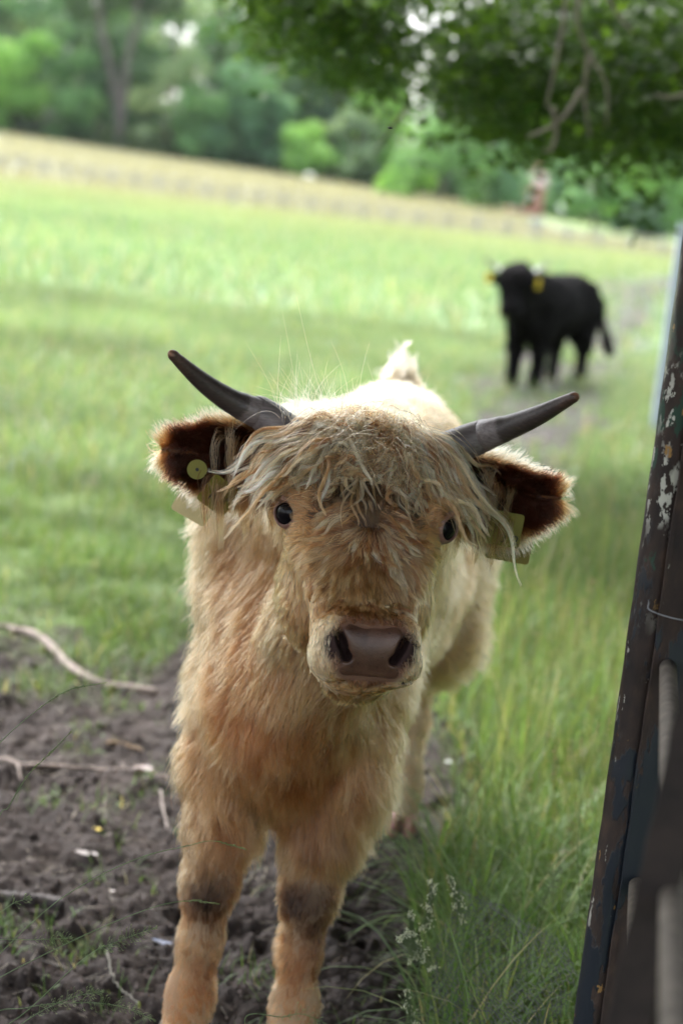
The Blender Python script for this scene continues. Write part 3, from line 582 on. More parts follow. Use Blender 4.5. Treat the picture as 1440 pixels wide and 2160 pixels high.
# ears: cupped leaves of gristle
def ear(B, T_, down, hw_, side, seed):
    B = A_(B, float); T_ = A_(T_, float); ax = nrm(T_-B); ln = np.linalg.norm(T_-B); up = nrm(A_([0, 0, 1.])-ax*ax[2]); nf = nrm(np.cross(ax, up)); nf = nf if nf[1] < 0 else -nf
    U = np.linspace(0, 1, 26); Vv = np.linspace(-1, 1, 19); uu, vv = np.meshgrid(U, Vv, indexing='ij')
    w = hw_*(np.sin(np.clip(uu*.93+.10, 0, 1)*math.pi)**.62*(1-.15*uu)+.10*(1-uu)); w[-1] = .008
    cen = -.012*np.sin(uu*math.pi)*down
    cup = (.034*(vv**2)*(1-.5*uu)-.018)*np.sin(np.clip(uu+.15, 0, 1)*math.pi)**.5
    S = B+ax*(uu*ln)[..., None]+up*(vv*w+cen)[..., None]+nf*cup[..., None]
    gu = np.gradient(S, axis=0); gv = np.gradient(S, axis=1); nn = nrm(np.cross(gu, gv)); nn = nn*np.sign(np.sum(nn*nf, -1, keepdims=True))
    th = (.004*(1-.6*np.abs(vv)**3))[..., None]; Fr = S+nn*th; Bk = S-nn*th
    nu, nv_ = uu.shape; idx = np.arange(nu*nv_).reshape(nu, nv_); q = np.stack([idx[:-1, :-1], idx[1:, :-1], idx[1:, 1:], idx[:-1, 1:]], -1).reshape(-1, 4)
    off = nu*nv_; loop = np.concatenate([idx[:, 0], idx[-1, 1:], idx[::-1, -1][1:], idx[0, ::-1][1:-1]]); l2 = np.roll(loop, -1)
    rim = np.stack([loop, l2, l2+off, loop+off], -1)
    V = np.concatenate([Fr.reshape(-1, 3), Bk.reshape(-1, 3)]); F = np.concatenate([q, q[:, ::-1]+off, rim])
    col = np.concatenate([np.tile(RUST*.3, (off, 1)), np.tile(TAN, (off, 1))])  # inner face: rust darkened, shade of the cup put into its colour
    return V, F, col, q, off, (B, ax, up, nf, ln), (uu.ravel(), vv.ravel())
EARS = [ear((-.085, 2.975, 1.080), (-.292, 2.955, 1.090), .2, .060, -1, 1), ear((.150, 2.985, 1.075), (.340, 2.955, 1.083), 1.0, .060, 1, 2)]
ear_obs = []
for E_ in EARS:
    ear_obs.append(link('ear', newmesh('ear', E_[0], [E_[1]], {'col': E_[2]}), M_skin, calf))
print('head parts', time.time()-T0)

# hooves
M_hoof = simple('hoof_horn', (.10, .07, .055), .5, 60, .4, .4, .002); M_hoofp = simple('pink_hoof_horn', (.36, .17, .15), .45, 60, .3, .4, .002)
for x, y, mt in ((-.178, 3.105, M_hoof), (.013, 3.105, M_hoof), (.232, 4.455, M_hoofp), (.005, 4.455, M_hoofp)):
    for s_ in (-1, 1):
        fh = Field(np.arange(x-.06, x+.06, .003), np.arange(y-.08, y+.06, .003), np.arange(-.01, .09, .003))
        fh.ell((x+s_*.019, y-.005, .028), (.0185, .045, .036), None, .004); fh.ell((x+s_*.019, y+.02, .045), (.02, .03, .028), None, .01); fh.D = np.maximum(fh.D, -(fh.ax[2]-.003)[None, None, :]).astype(np.float32)
        V, Q = fh.mesh(); link('hoof', newmesh('hoof', V, Q), mt, calf)

# ------------------------------------------------------------------ coat hair
QUAL = 1.0
def bw(c, nn):
    l, a, n = tohead(c); w = np.ones(len(c)); head = (c[:, 1] < 2.98) & (c[:, 2] > .77)
    w *= np.where(head, 0, 1); vis = np.sum(nn*nrm(A_([0, 0, 1.5])-c), -1); w *= np.where(vis < -.35, .35, 1)*np.where(c[:, 1] > 4.0, .6, 1)*np.where(c[:, 2] < .5, 1.7, 1)*np.where(c[:, 2] < .045, 0, 1); return w
P, Nn = surface_points(BV, BQ, int(180000*QUAL), np.random.default_rng(21), bw)
s_, u, z = tobody(P); Nh = nrm(Nn*A_([1, 1, 0])+1e-6)
legz = sstep(.54, .36, z)
flow = A_([0, 0, -1.])+bU*.55*(1-legz)[:, None]*sstep(-.02, .25, u)[:, None]+bU*.9*sstep(1.0, 1.1, z)[:, None]
flow = flow+bS*np.sign(s_)[:, None]*.5*(sstep(.1, .0, u)*(1-legz)*sstep(.75, .9, z))[:, None]
ln = .052*(1-legz)+(.023+.020*sstep(.30, .42, z))*legz; ln = ln*(1-.35*sstep(.22, .12, z)); ln += .012*sstep(.2, -.05, u)*(1-legz); ln += .015*np.exp(-((z-.46)/.06)**2)*(np.abs(s_-.02) < .08)*(u < .1)
rr = np.random.default_rng(5); ln = ln*rr.uniform(.65, 1.2, len(P))
ln = ln*np.where((P[:, 1] > 4.44) & (P[:, 2] > .9), .4, 1)
lift = .50*(1-legz)+.30*legz+.25*(rr.random(len(P)) < .15)
pts, cid = grow(P, Nn, flow, ln, 6, lift, .30*(1-.5*legz), .22, .66, 7000, seed=2, fieldn=.6, ffreq=15, wave=.05, wfreq=7, cpow=1.1)
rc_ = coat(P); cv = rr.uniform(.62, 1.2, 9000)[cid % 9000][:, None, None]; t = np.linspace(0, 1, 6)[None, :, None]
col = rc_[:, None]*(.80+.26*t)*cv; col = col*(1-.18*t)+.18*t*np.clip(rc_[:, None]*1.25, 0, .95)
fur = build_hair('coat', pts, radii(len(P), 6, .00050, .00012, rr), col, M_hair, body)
print('coat', time.time()-T0)
# face
def hair_w(c, nn):
    l, a, n = tohead(c); w = ((c[:, 1] < 3.02) & (c[:, 2] > .77)).astype(float)
    w[np.linalg.norm(c-NC, axis=1) < .0] = 0; d = c-NC; pl, pz, ph = d@hL, d[:, 2], d@hH
    w[(np.abs(pl) < .045) & (pz < .034) & (pz > -.046) & (ph > -.04)] = 0
    for s2 in (-1, 1): w[np.linalg.norm(c-(NC+hL*s2*.0425-hH*.004+hZ*.004), axis=1) < .018] = 0
    for (ec, _), g_ in zip(EYES, GAZE): w[np.linalg.norm(c-(ec+g_*.012), axis=1) < .0262] = 0
    w[np.min(np.linalg.norm(c[:, None]-mp[None, ::3], axis=2), 1) < .0065] = 0
    return w*np.where(c[:, 2] < .86, 1.6, 1.2)
P, Nn = surface_points(BV, BQ, int(115000*QUAL), np.random.default_rng(22), hair_w)
l, a, n = tohead(P); rr = np.random.default_rng(6)
wl, wa = 0.0, .045; dl, da = l-wl, a-wa
fl = hL*dl[:, None]*1.0+hA*(da+.012*da/(np.abs(da)+.015))[:, None]
up_side = sstep(.0, -.04, da)*sstep(.045, .10, np.abs(l))      # temples: hair runs back past the eyes
cheek = sstep(.06, .10, np.abs(l))*sstep(-.02, .03, da)
fl = nrm(fl)+hL*(np.sign(l)*.4*up_side)[:, None]+(hA*.5-hN*.5)*cheek[:, None]
chin = sstep(-.07, -.10, n); fl = fl*(1-chin[:, None])+(-hH*.5-hZ*.9+hL*np.sign(l)[:, None]*.3)*chin[:, None]
neck = sstep(2.93, 3.0, P[:, 1]); fl = fl*(1-neck[:, None])+A_([0, .3, -1.])*neck[:, None]
dist = np.hypot(dl, da); ln = .010+.034*np.exp(-(l/.062)**2)*sstep(.175, .09, a)*sstep(-.2, -.05, a)+.012*sstep(.05, .10, np.abs(l))*sstep(.15, .05, a)+.018*sstep(-.10, -.17, a)+.012*chin+.02*neck
dn = np.linalg.norm(P-NC, axis=1); ln = np.where(dn < .085, np.maximum(.006, .006+.10*(dn-.055)), ln)
for ec, _ in EYES: ln = np.minimum(ln, .006+np.maximum(0, np.linalg.norm(P-ec, axis=1)-.022)*.45)
ln = ln*rr.uniform(.7, 1.15, len(P)); longm = np.clip(ln/.04, 0, 1)
pts, cid = grow(P, Nn, fl, ln, 7, .20+.16*longm, .10+.12*longm, .12, .84, 5200, seed=9, fieldn=.25, ffreq=30, wave=.03, wfreq=6, field=fb, push=.002, cpow=.8)
rc_ = coat(P); t = np.linspace(0, 1, 7)[None, :, None]; cv = rr.uniform(.62, 1.25, 8500)[cid][:, None, None]
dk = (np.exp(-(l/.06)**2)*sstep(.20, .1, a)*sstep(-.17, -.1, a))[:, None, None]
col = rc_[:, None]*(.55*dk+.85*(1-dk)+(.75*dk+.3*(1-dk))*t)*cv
tipc = A_([.80, .68, .48]); blond = np.clip(dk*1.0, 0, 1)*.55*t**1.6*(rr.random(len(P)) < .55)[:, None, None]; col = col*(1-blond)+tipc*blond
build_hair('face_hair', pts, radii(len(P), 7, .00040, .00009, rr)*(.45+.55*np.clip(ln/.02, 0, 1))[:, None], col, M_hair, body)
print('face', time.time()-T0)
# tufts that fan out from the whorl between the eyes
def blz(c, nn):
    l, a, n = tohead(c); return ((c[:, 1] < 2.9) & (n > -.03))*(np.abs(l) < .085)*np.exp(-(l/.046)**2)*sstep(-.10, -.05, a)*sstep(.185, .14, a)*(1+1.5*np.exp(-((a-.07)/.06)**2))
P, Nn = surface_points(BV, BQ, 30000, np.random.default_rng(33), blz); l, a, n = tohead(P); dl, da = l-wl, a-wa; rr = np.random.default_rng(34)
dd0 = np.hypot(dl, da)+1e-5; fl = nrm(hL*(dl*.85)[:, None]+hA*(da+.006*da/(np.abs(da)+.012)+.010*sstep(.0, .03, da))[:, None]); ln = (.020+.028*sstep(.17, .09, a)*sstep(.02, .06, a)+.010*sstep(.16, .06, a))*(1-.45*sstep(.03, .08, np.abs(l)))*rr.uniform(.75, 1.1, len(P))*np.clip(np.hypot(dl, da)/.02+.35, 0, 1)
pts, cid = grow(P, Nn, fl, ln, 8, .16, .10, .08, .93, 760, seed=35, fieldn=.35, ffreq=35, wave=.05, wfreq=7, field=fb, push=.004, cpow=.6)
t = np.linspace(0, 1, 8)[None, :, None]; cv = rr.uniform(0, 1, 900)[cid][:, None, None]; root = A_([.30, .175, .09]); mid_ = A_([.62, .44, .26])*(.7+.5*cv); tip = A_([.86, .72, .52])
col = (root*(1-t)+mid_*t)*(1-.6*t**2*(cv > .45))+tip*(.6*t**2*(cv > .45)); col = col*rr.uniform(.8, 1.15, (len(P), 1, 1))*(.45+.55*np.clip(np.hypot(dl, da)/.03, 0, 1))[:, None, None]*(1-.62*sstep(.01, -.04, da)[:, None, None])
build_hair('face_tufts', pts, radii(len(P), 8, .00040, .00010, rr), col, M_hair, body)
def locks(name, S, NS, dirL, LL, per, width, amp, col, fld, gl, seed, lift=.3, fieldpush=.006, rad=.00036, K=12, wl_=(6, 11)):
    rr = np.random.default_rng(seed); n = len(S); gp, _ = grow(S, NS, dirL, LL, K, lift, gl, .05, 0, None, seed=seed, fieldn=.15, ffreq=18, wave=.04, wfreq=9, field=fld, push=fieldpush, gvec=(0, -.2, -1))
    tt = np.linspace(0, 1, K); ph = rr.uniform(0, 6.28, n); tan = nrm(np.gradient(gp, axis=1)); sd1 = nrm(np.cross(tan, NS[:, None])); fr = rr.uniform(*wl_, n)
    gp = gp+sd1*(np.sin(tt[None]*fr[:, None]+ph[:, None])*amp*tt[None]**.7)[..., None]; sd2 = np.cross(tan, sd1)
    off = rr.normal(size=(n, per, 2)); wid = (width*(1-.8*tt**.8)+.0004)[None, None, :]; lens = rr.uniform(.7, 1.0, (n, per, 1)); ti = np.clip(tt[None, None]*lens, 0, .999)*(K-1); i0 = ti.astype(int); f_ = (ti-i0)[..., None]
    lk = np.arange(n)[:, None, None]; pts = gp[lk, i0]*(1-f_)+gp[lk, np.minimum(i0+1, K-1)]*f_; pts = pts+sd1[:, None]*(off[..., :1]*wid)[..., None]+sd2[:, None]*(off[..., 1:]*wid*.6)[..., None]; pts = pts.reshape(-1, K, 3)
    d = fld.sample(pts); pts = pts+fld.grad(pts)*np.maximum(0, .002-d)[..., None]; cc = np.repeat(col, per, 0)[:, None]*(.55+.6*tt**.7)[None, :, None]*rr.uniform(.8, 1.15, (n*per, 1, 1))
    build_hair(name, pts, radii(n*per, K, rad, .0001, rr), cc, M_hair, body)
rr = np.random.default_rng(91); n = 210; l0 = rr.normal(0, .032, n); l0 = np.clip(l0, -.075, .075); a0 = .05+rr.random(n)**1.1*.095; a0[:50] = rr.uniform(.045, .06, 50); a0[160:] = rr.uniform(-.01, .045, 50); l0[160:] = np.sign(l0[160:])*rr.uniform(.012, .07, 50)
S = hd(0, 0, 0)+l0[:, None]*hL+a0[:, None]*hA+.08*hN
for it in range(14): S = S-fb.grad(S)*np.maximum(-.02, fb.sample(S))[:, None]*.8
dv = hL*(l0*.9)[:, None]+hA*(a0-.03)[:, None]; dv[160:] = hL*(np.sign(l0[160:])*1.0)[:, None]+hA*(.35+0*l0[160:])[:, None]
dv = nrm(dv)+.16*rr.normal(size=(n, 3)); LL = rr.uniform(.032, .062, n)*(1-.35*sstep(.11, .15, a0))
pal = A_([[.78, .62, .42], [.66, .46, .27], [.88, .76, .56], [.46, .29, .16], [.34, .20, .11]])[rr.integers(0, 5, n)]
locks('face_locks', S, fb.grad(S), dv, LL, 34, .0034, .0022, pal, fb, .15, 92, lift=.22, fieldpush=.007)
# forelock
rr = np.random.default_rng(8); NL = 420
l0 = rr.uniform(-.125, .125, NL); a0 = rr.uniform(-.205, -.075, NL); a0[:60] = rr.uniform(-.11, -.06, 60); l0[:60] = rr.uniform(-.09, .09, 60)
S = hd(0, 0, 0)+l0[:, None]*hL+a0[:, None]*hA+.08*hN
for it in range(14): S = S-fb.grad(S)*np.maximum(-.02, fb.sample(S))[:, None]*.8
NS = fb.grad(S); cen = np.exp(-(l0/.045)**2)
dirL = hL*(np.sign(l0)*(.60+7.0*np.abs(l0)))[:, None]+hA*(.85+.0*l0)[:, None]; dirL += .55*rr.normal(size=(NL, 3)); ev = np.abs(l0) > .09; dirL[ev] += hL*np.sign(l0[ev])[:, None]*.4
LL = (.065+.085*rr.random(NL))*(1-.52*cen)*(1-.25*(a0 > -.11)); LL[np.abs(l0) > .07] *= 1.35; LL[rr.random(NL) < .08] *= 1.5
per = 62; K = 14
gp, _ = grow(S, NS, dirL, LL, K, .42, .42, .05, 0, None, seed=31, fieldn=.25, ffreq=12, wave=.045, wfreq=11, field=fb, push=.012, gvec=(0, -.25, -1))
tt = np.linspace(0, 1, K); ph = rr.uniform(0, 6.28, NL); amp = (.005+.010*cen*rr.random(NL)); tan = nrm(np.gradient(gp, axis=1)); sd1 = nrm(np.cross(tan, NS[:, None])); fr = rr.uniform(7, 12, NL)*(1+.6*cen)
gp = gp+sd1*(np.sin(tt[None]*fr[:, None]+ph[:, None])*amp[:, None]*tt[None]**.7)[..., None]+NS[:, None]*(np.cos(tt[None]*fr[:, None]+ph[:, None])*amp[:, None]*tt[None]**.7)[..., None]
ed_ = np.minimum(*[np.linalg.norm(np.cross(gp-CC, nrm(e_[0]-CC)), axis=2).min(1) for e_ in EYES]); isb = (gp[:, -1, 2] > gp[:, 0, 2]+.005) | (ed_ < .027); badl = np.where(isb)[0]; okl = np.where(~isb & (gp[:, -1, 2] <= gp[:, 0, 2]-.01))[0]; rep = okl[np.arange(len(badl)) % len(okl)]; S[badl] = S[rep]; gp[badl] = gp[rep]; tan[badl] = tan[rep]; sd1[badl] = sd1[rep]
off = rr.normal(size=(NL, per, 2)); wid = (.0070*(1-.78*tt**.7)+.0006)[None, None, :]*(1+.0*tt)
sd2 = np.cross(tan, sd1)
lens = rr.uniform(.72, 1.03, (NL, per, 1)); ti = np.clip(tt[None, None]*lens, 0, .999)*(K-1); i0 = ti.astype(int); f_ = (ti-i0)[..., None]
lk = np.arange(NL)[:, None, None]; pts = gp[lk, i0]*(1-f_)+gp[lk, np.minimum(i0+1, K-1)]*f_
fz = rr.normal(size=(NL, per, 3)); frz = (rr.random((NL, per, 1)) < .12)*1.6+.35
pts = pts+sd1[:, None]*(off[..., :1]*wid*frz)[..., None]+sd2[:, None]*(off[..., 1:]*wid*frz)[..., None]
pts = pts+.0012*np.sin(tt[None, None, :, None]*18+fz[:, :, None, :]*3)*tt[None, None, :, None]
pts = pts.reshape(-1, K, 3); d = fb.sample(pts); pts = pts+fb.grad(pts)*np.maximum(0, .003-d)[..., None]; pts[:, 0] = S.repeat(per, 0)+rr.normal(size=(NL*per, 3))*.004
lc = A_([[.92, .79, .58], [.97, .88, .70], [.78, .60, .39], [.90, .75, .52], [.58, .40, .25], [.40, .26, .15]])[rr.integers(0, 6, NL)]
lc = lc*(1-.35*cen[:, None]*rr.random((NL, 1))); col = np.repeat(lc, per, 0)[:, None]*(.60+.62*tt**.6)[None, :, None]*rr.uniform(.8, 1.15, (NL*per, 1, 1))
build_hair('forelock', pts, radii(NL*per, K, .00036, .00011, rr), col, M_hair, body)
rr = np.random.default_rng(95); n = 26; l0 = rr.uniform(-.075, .075, n); a0 = rr.uniform(-.10, -.05, n); S = hd(0, 0, 0)+l0[:, None]*hL+a0[:, None]*hA+.08*hN
for it in range(14): S = S-fb.grad(S)*np.maximum(-.02, fb.sample(S))[:, None]*.8
dv = hL*(np.sign(l0)*(.15+3*np.abs(l0)))[:, None]+hA*1.0+.25*rr.normal(size=(n, 3))
keep = np.abs(l0) < .06; locks('brow_strands', S[keep], fb.grad(S)[keep], dv[keep], rr.uniform(.07, .125, n)[keep], 15, .0020, .004, A_([[.86, .72, .52], [.70, .52, .33], [.92, .82, .64]])[rr.integers(0, 3, n)][keep], fb, .3, 96, lift=.4, fieldpush=.016)
n = 60; sg_ = np.where(np.arange(n) % 2 == 0, -1., 1.); l0 = sg_*rr.uniform(.085, .115, n); a0 = rr.uniform(-.19, -.09, n); S = hd(0, 0, 0)+l0[:, None]*hL+a0[:, None]*hA+.05*hN
for it in range(14): S = S-fb.grad(S)*np.maximum(-.02, fb.sample(S))[:, None]*.8
dv = hL*(sg_*1.3)[:, None]+hA*.5+.4*rr.normal(size=(n, 3)); locks('temple_locks', S, fb.grad(S), dv, rr.uniform(.07, .13, n), 40, .0045, .004, A_([[.86, .72, .52], [.74, .57, .37], [.92, .82, .64], [.5, .33, .2]])[rr.integers(0, 4, n)], fb, .45, 97, lift=.7, fieldpush=.012)
# stray wisps standing up from the poll
NW = 170; bs = np.concatenate([np.repeat([hd(-.085, -.175, .00)], 120, 0)+rr.normal(size=(120, 3))*A_([.022, .01, .01]), np.repeat([hd(-.03, -.20, .0)], 50, 0)+rr.normal(size=(50, 3))*A_([.05, .01, .008])])
bs = bs; dv = nrm(A_([-.25, -.1, 1.])+rr.normal(size=(NW, 3))*.38); lw = rr.uniform(.025, .065, NW); lw[:5] = .10; K = 9; tt = np.linspace(0, 1, K)
cu = rr.normal(size=(NW, 3)); pts = bs[:, None]+dv[:, None]*(tt[None]*lw[:, None])[..., None]+cu[:, None]*(tt[None]**2*lw[:, None]*.5)[..., None]
build_hair('wisps', pts, radii(NW, K, .00022, .00006, rr), np.tile(PALE, (NW, K, 1)), M_hair, body)
# ear hair
for E_, eo, sgn in zip(EARS, ear_obs, (-1, 1)):
    V, F, _, q, off, (B, ax, up, nf, ln_), (uu, vv) = E_
    nu = 26; rr = np.random.default_rng(40+sgn)
    Pf, Nf = surface_points(V, q, 15000, rr); Nf = Nf*np.sign(np.sum(Nf*nf, -1, keepdims=True)); Pb, Nb = surface_points(V, F[len(q):2*len(q)], 9000, rr); Nb = Nb*np.sign(np.sum(-Nb*nf, -1, keepdims=True))
    def uvof(P): d = P-B; return (d@ax)/ln_, (d@up)
    ue, ve = uvof(Pf); edge = np.clip(np.abs(ve)/.055, 0, 1); edge = np.maximum(edge, sstep(.6, 1.0, ue))
    fl = ax*(.6+.5*ue)[:, None]+up*(np.sign(ve)*(.2+1.2*edge))[:, None]
    ln = (.022+.016*edge)*rr.uniform(.7, 1.2, len(Pf))
    pts, cid = grow(Pf, Nf, fl, ln, 6, .55, .12, .25, .6, 700, seed=50, fieldn=.3, wave=.04)
    t = np.linspace(0, 1, 6)[None, :, None]; e3 = sstep(.78, 1.06, edge)[:, None, None]; root = A_([.09, .042, .022]); midc = A_([.42, .21, .09]); tip = A_([.86, .66, .42])  # inner roots: rust brown deepened by painted shade inside the ear
    col = root*(1-e3)+midc*e3; col = col*(1-t*e3*.9)+tip*t*e3*.9; col = col*(1+.9*t*(1-e3)); col = col*rr.uniform(.8, 1.2, (len(Pf), 1, 1))
    build_hair('ear_hair', pts, radii(len(Pf), 6, .00042, .0001, rr), col, M_hair, eo)
    ue, ve = uvof(Pb); edge = np.clip(np.abs(ve)/.055, 0, 1); edge = np.maximum(edge, sstep(.6, 1.0, ue)); fl = ax*.7+up*(np.sign(ve)*(.1+.9*edge))[:, None]
    pts, cid = grow(Pb, Nb, fl, (.024+.016*edge)*rr.uniform(.7, 1.2, len(Pb)), 6, .45, .10, .25, .5, 500, seed=51, wave=.04)
    col = (TAN*.9)[None, None]*(1-t)+PALE*t+0*pts; build_hair('ear_hair', pts, radii(len(Pb), 6, .00045, .0001, rr), col, M_hair, eo)
    # long tassels hanging across the opening of the ear
    NLk = 32; per = 24; K = 12; tt = np.linspace(0, 1, K)
    us = rr.uniform(-.05, .60, NLk); vs_ = rr.uniform(-.1, 1.0, NLk)*.052; lowr = rr.random(NLk) < .4; vs_[lowr] = rr.uniform(-.85, -.4, lowr.sum())*.05; st = B+ax*(us*ln_)[:, None]+up*vs_[:, None]+nf*.030
    lk = rr.uniform(.08, .17, NLk)*np.where(lowr, .7, 1)
    d0 = nrm(nf*.8+ax*.25+up*.15+rr.normal(size=(NLk, 3))*.25); g = A_([0, -.03, -1.]); g2 = g+ax*.0+hL*(-sgn*.10)
    p = np.empty((NLk, K, 3)); p[:, 0] = st
    for k in range(1, K):
        w = min(1, tt[k]*3.2); dd_ = nrm(d0*(1-w)+g2*w+.06*rr.normal(size=(NLk, 3))); p[:, k] = p[:, k-1]+dd_*(lk/(K-1))[:, None]
    o2 = rr.normal(size=(NLk, per, 1, 3))*(.0050*(1-.70*tt**1.5)+.0004)[None, None, :, None]; lens = rr.uniform(.7, 1.0, (NLk, per, 1)); ti = np.clip(tt[None, None]*lens, 0, .999)*(K-1); i0 = ti.astype(int); f_ = (ti-i0)[..., None]; kk = np.arange(NLk)[:, None, None]
    pts = (p[kk, i0]*(1-f_)+p[kk, np.minimum(i0+1, K-1)]*f_+o2+.0010*np.sin(tt[None, None, :, None]*16+rr.normal(size=(NLk, per, 1, 3))*2)).reshape(-1, K, 3)
    lc = A_([[.52, .36, .19], [.66, .51, .32], [.40, .24, .11], [.32, .18, .08]])[rr.integers(0, 4, NLk)]
    build_hair('ear_tassel', pts, radii(len(pts), K, .00028, .00008, rr), np.repeat(lc, per, 0)[:, None]*(.7+.45*tt)[None, :, None], M_hair, eo)
# tail hair: raised tuft at the tail head and a loop falling aside
rr = np.random.default_rng(60); n = 2600; K = 9; tt = np.linspace(0, 1, K)
b0 = A_([.105, 4.46, 1.105])+rr.normal(size=(n, 3))*A_([.026, .02, .008]); dv = nrm(A_([.093, 4.46, 1.235])-b0+rr.normal(size=(n, 3))*.034); lw = rr.uniform(.03, .10, n)*rr.uniform(.6, 1, n)
k2 = rr.random(n) < .008; side = np.where(k2, 1., 0.); lw[k2] *= 1.7
pts = b0[:, None]+dv[:, None]*(tt[None]*lw[:, None])[..., None]+A_([1., 0, -.75])*(tt[None]**2*(lw*side*1.0)[:, None])[..., None]
n = 22; S = A_([.103, 4.44, 1.098])+rr.normal(size=(n, 3))*A_([.024, .02, .004]); dv = nrm(A_([-.08, 0, 1.])+rr.normal(size=(n, 3))*A_([.20, .25, .1])-(S-A_([.103, 4.44, 1.098]))*A_([9, 0, 0])); LL = rr.uniform(.05, .10, n); LL[:4] = [.125, .115, .11, .12]
locks('tail_hair', S, dv, dv, LL, 55, .0095, .006, np.tile(A_([.9, .78, .62]), (n, 1))*rr.uniform(.85, 1.05, (n, 1)), fb, .0, 98, lift=1.6, fieldpush=.001, rad=.0005)
n = 2500; zt = rr.uniform(.35, 1.05, n); b0 = np.stack([.125+0*zt, 4.605+0*zt, zt], -1)+rr.normal(size=(n, 3))*.012; dv = nrm(rr.normal(size=(n, 3))*.5+A_([0, .3, -1.])); pts = b0[:, None]+dv[:, None]*(tt[None]*.09)[..., None]-A_([0, 0, .05])*(tt[None]**2)[..., None]
build_hair('tail_hair', pts, radii(n, K, .0005, .0002, rr), np.tile(PALE*.9, (n, K, 1)), M_hair, body)
# eyelashes
for (c, s_), g_ in zip(EYES, GAZE):
    n = 34; rr = np.random.default_rng(70); sx = nrm(np.cross(g_, hZ)); K = 6; tt = np.linspace(0, 1, K); an = rr.uniform(-1, 1, n)
    b0 = c+g_*.018+sx*(an*.013)[:, None]+hZ*(.017-.006*an**2)[:, None]; dv = nrm(g_*.9+sx*(an*.5)[:, None]+hZ*.25+rr.normal(size=(n, 3))*.15)
    pts = b0[:, None]+dv[:, None]*(tt[None]*.024)[..., None]-hZ*(tt[None]**2*.003)[..., None]
    build_hair('eyelashes', pts, radii(n, K, .0002, .00006), np.tile(A_([.35, .24, .16]), (n, K, 1)), M_hair, body)

# ear tags
M_tag = simple('yellow_tag_plastic', (.17, .155, .018), .4, 40, .12); M_tagp = simple('pale_tag_plastic', (.60, .50, .25), .45, 40, .1); M_ink = simple('black_ink', (.02, .02, .02), .6)
def roundrect(w, h, r_, n=5):
    p = []
    for cx, cy, a0_ in ((w/2-r_, h/2-r_, 0), (-w/2+r_, h/2-r_, 90), (-w/2+r_, -h/2+r_, 180), (w/2-r_, -h/2+r_, 270)):
        for k in range(n+1): a_ = math.radians(a0_+90*k/n); p.append((cx+r_*math.cos(a_), cy+r_*math.sin(a_)))
    return p
def plate(poly, th, C, ex, ey):
    ez = nrm(np.cross(ex, ey)); C = A_(C, float); p = A_([C+ex*x+ey*y for x, y in poly]); n = len(p); V = np.concatenate([p+ez*th/2, p-ez*th/2]); i = np.arange(n); j = (i+1) % n
    me_ = bpy.data.meshes.new('plate'); me_.from_pydata(V.tolist(), [], [i.tolist(), (i[::-1]+n).tolist()]+[[a, a+n, b_+n, b_] for a, b_ in zip(i.tolist(), j.tolist())]); return me_
def digits(txt, size, C, ex, ey, mt, parent):
    cu = bpy.data.curves.new('number', 'FONT'); cu.body = txt; cu.size = size; cu.align_x = 'CENTER'; cu.align_y = 'CENTER'; cu.extrude = .0003
    o = bpy.data.objects.new('number', cu); COL.objects.link(o); ez = nrm(np.cross(ex, ey)); dg = bpy.context.evaluated_depsgraph_get(); me_ = bpy.data.meshes.new_from_object(o.evaluated_get(dg)); bpy.data.objects.remove(o)
    V = A_([v.co[:] for v in me_.vertices]); C = A_(C, float)
    if len(V):
        W = C+V[:, :1]*ex+V[:, 1:2]*ey+V[:, 2:]*ez; me_.vertices.foreach_set('co', W.astype(np.float32).ravel()); me_.update()
    link('number', me_, mt, parent)
def eartag(Pf, Pb, tilt, backc, btn):
    ex = nrm(A_([math.cos(tilt), .12, math.sin(tilt)])); ey = nrm(A_([-math.sin(tilt), -.1, math.cos(tilt)])); ey = nrm(ey-ex*(ex@ey)); ez = np.cross(ex, ey)
    fr = link('ear_tag', plate(roundrect(.052, .052, .006), .0016, Pf, ex, ey), M_tag, calf); digits(btn, .026, A_(Pf)+ez*.0013-ey*.006, ex, ey, M_ink, fr)
    return ex, ey, ez, fr
# front tag of the left ear with its button, and the bigger blank piece behind
exL, eyL, ezL, frL = eartag(at(462, 1045, 2.925), None, math.radians(-32), None, '1 7')
bt = A_([(math.cos(k/24*6.2832)*.0155, math.sin(k/24*6.2832)*.0155) for k in range(24)]); pb = at(416, 990, 2.920); link('button', plate(bt, .004, pb, hL, hZ), M_tag, frL); link('button_hole', plate(bt*.18, .0046, pb, hL, hZ), M_ink, frL)
bkx = nrm(A_([math.cos(-.42), .0, math.sin(-.42)])); bky = nrm(A_([math.sin(.42), 0, math.cos(.42)])); link('ear_tag', plate(roundrect(.062, .072, .006), .0016, at(418, 1052, 2.995), bkx, bky), M_tagp, calf)
frx = nrm(A_([math.cos(.02), .1, -.08])); fry = A_([.08, 0, 1.]); fry = nrm(fry-frx*(frx@fry)); f2 = link('ear_tag', plate(roundrect(.054, .054, .005), .0016, at(1064, 1116, 2.93), frx, fry), M_tag, calf); ezR = np.cross(frx, fry)
digits('0  2', .020, at(1072, 1138, 2.93)+ezR*.0013, frx, fry, M_ink, f2)
link('ear_tag', plate(roundrect(.072, .075, .005), .0016, at(1077, 1136, 2.985), frx, fry), simple('olive_tag_plastic', (.22, .18, .03), .45), calf)
print('calf done', time.time()-T0)
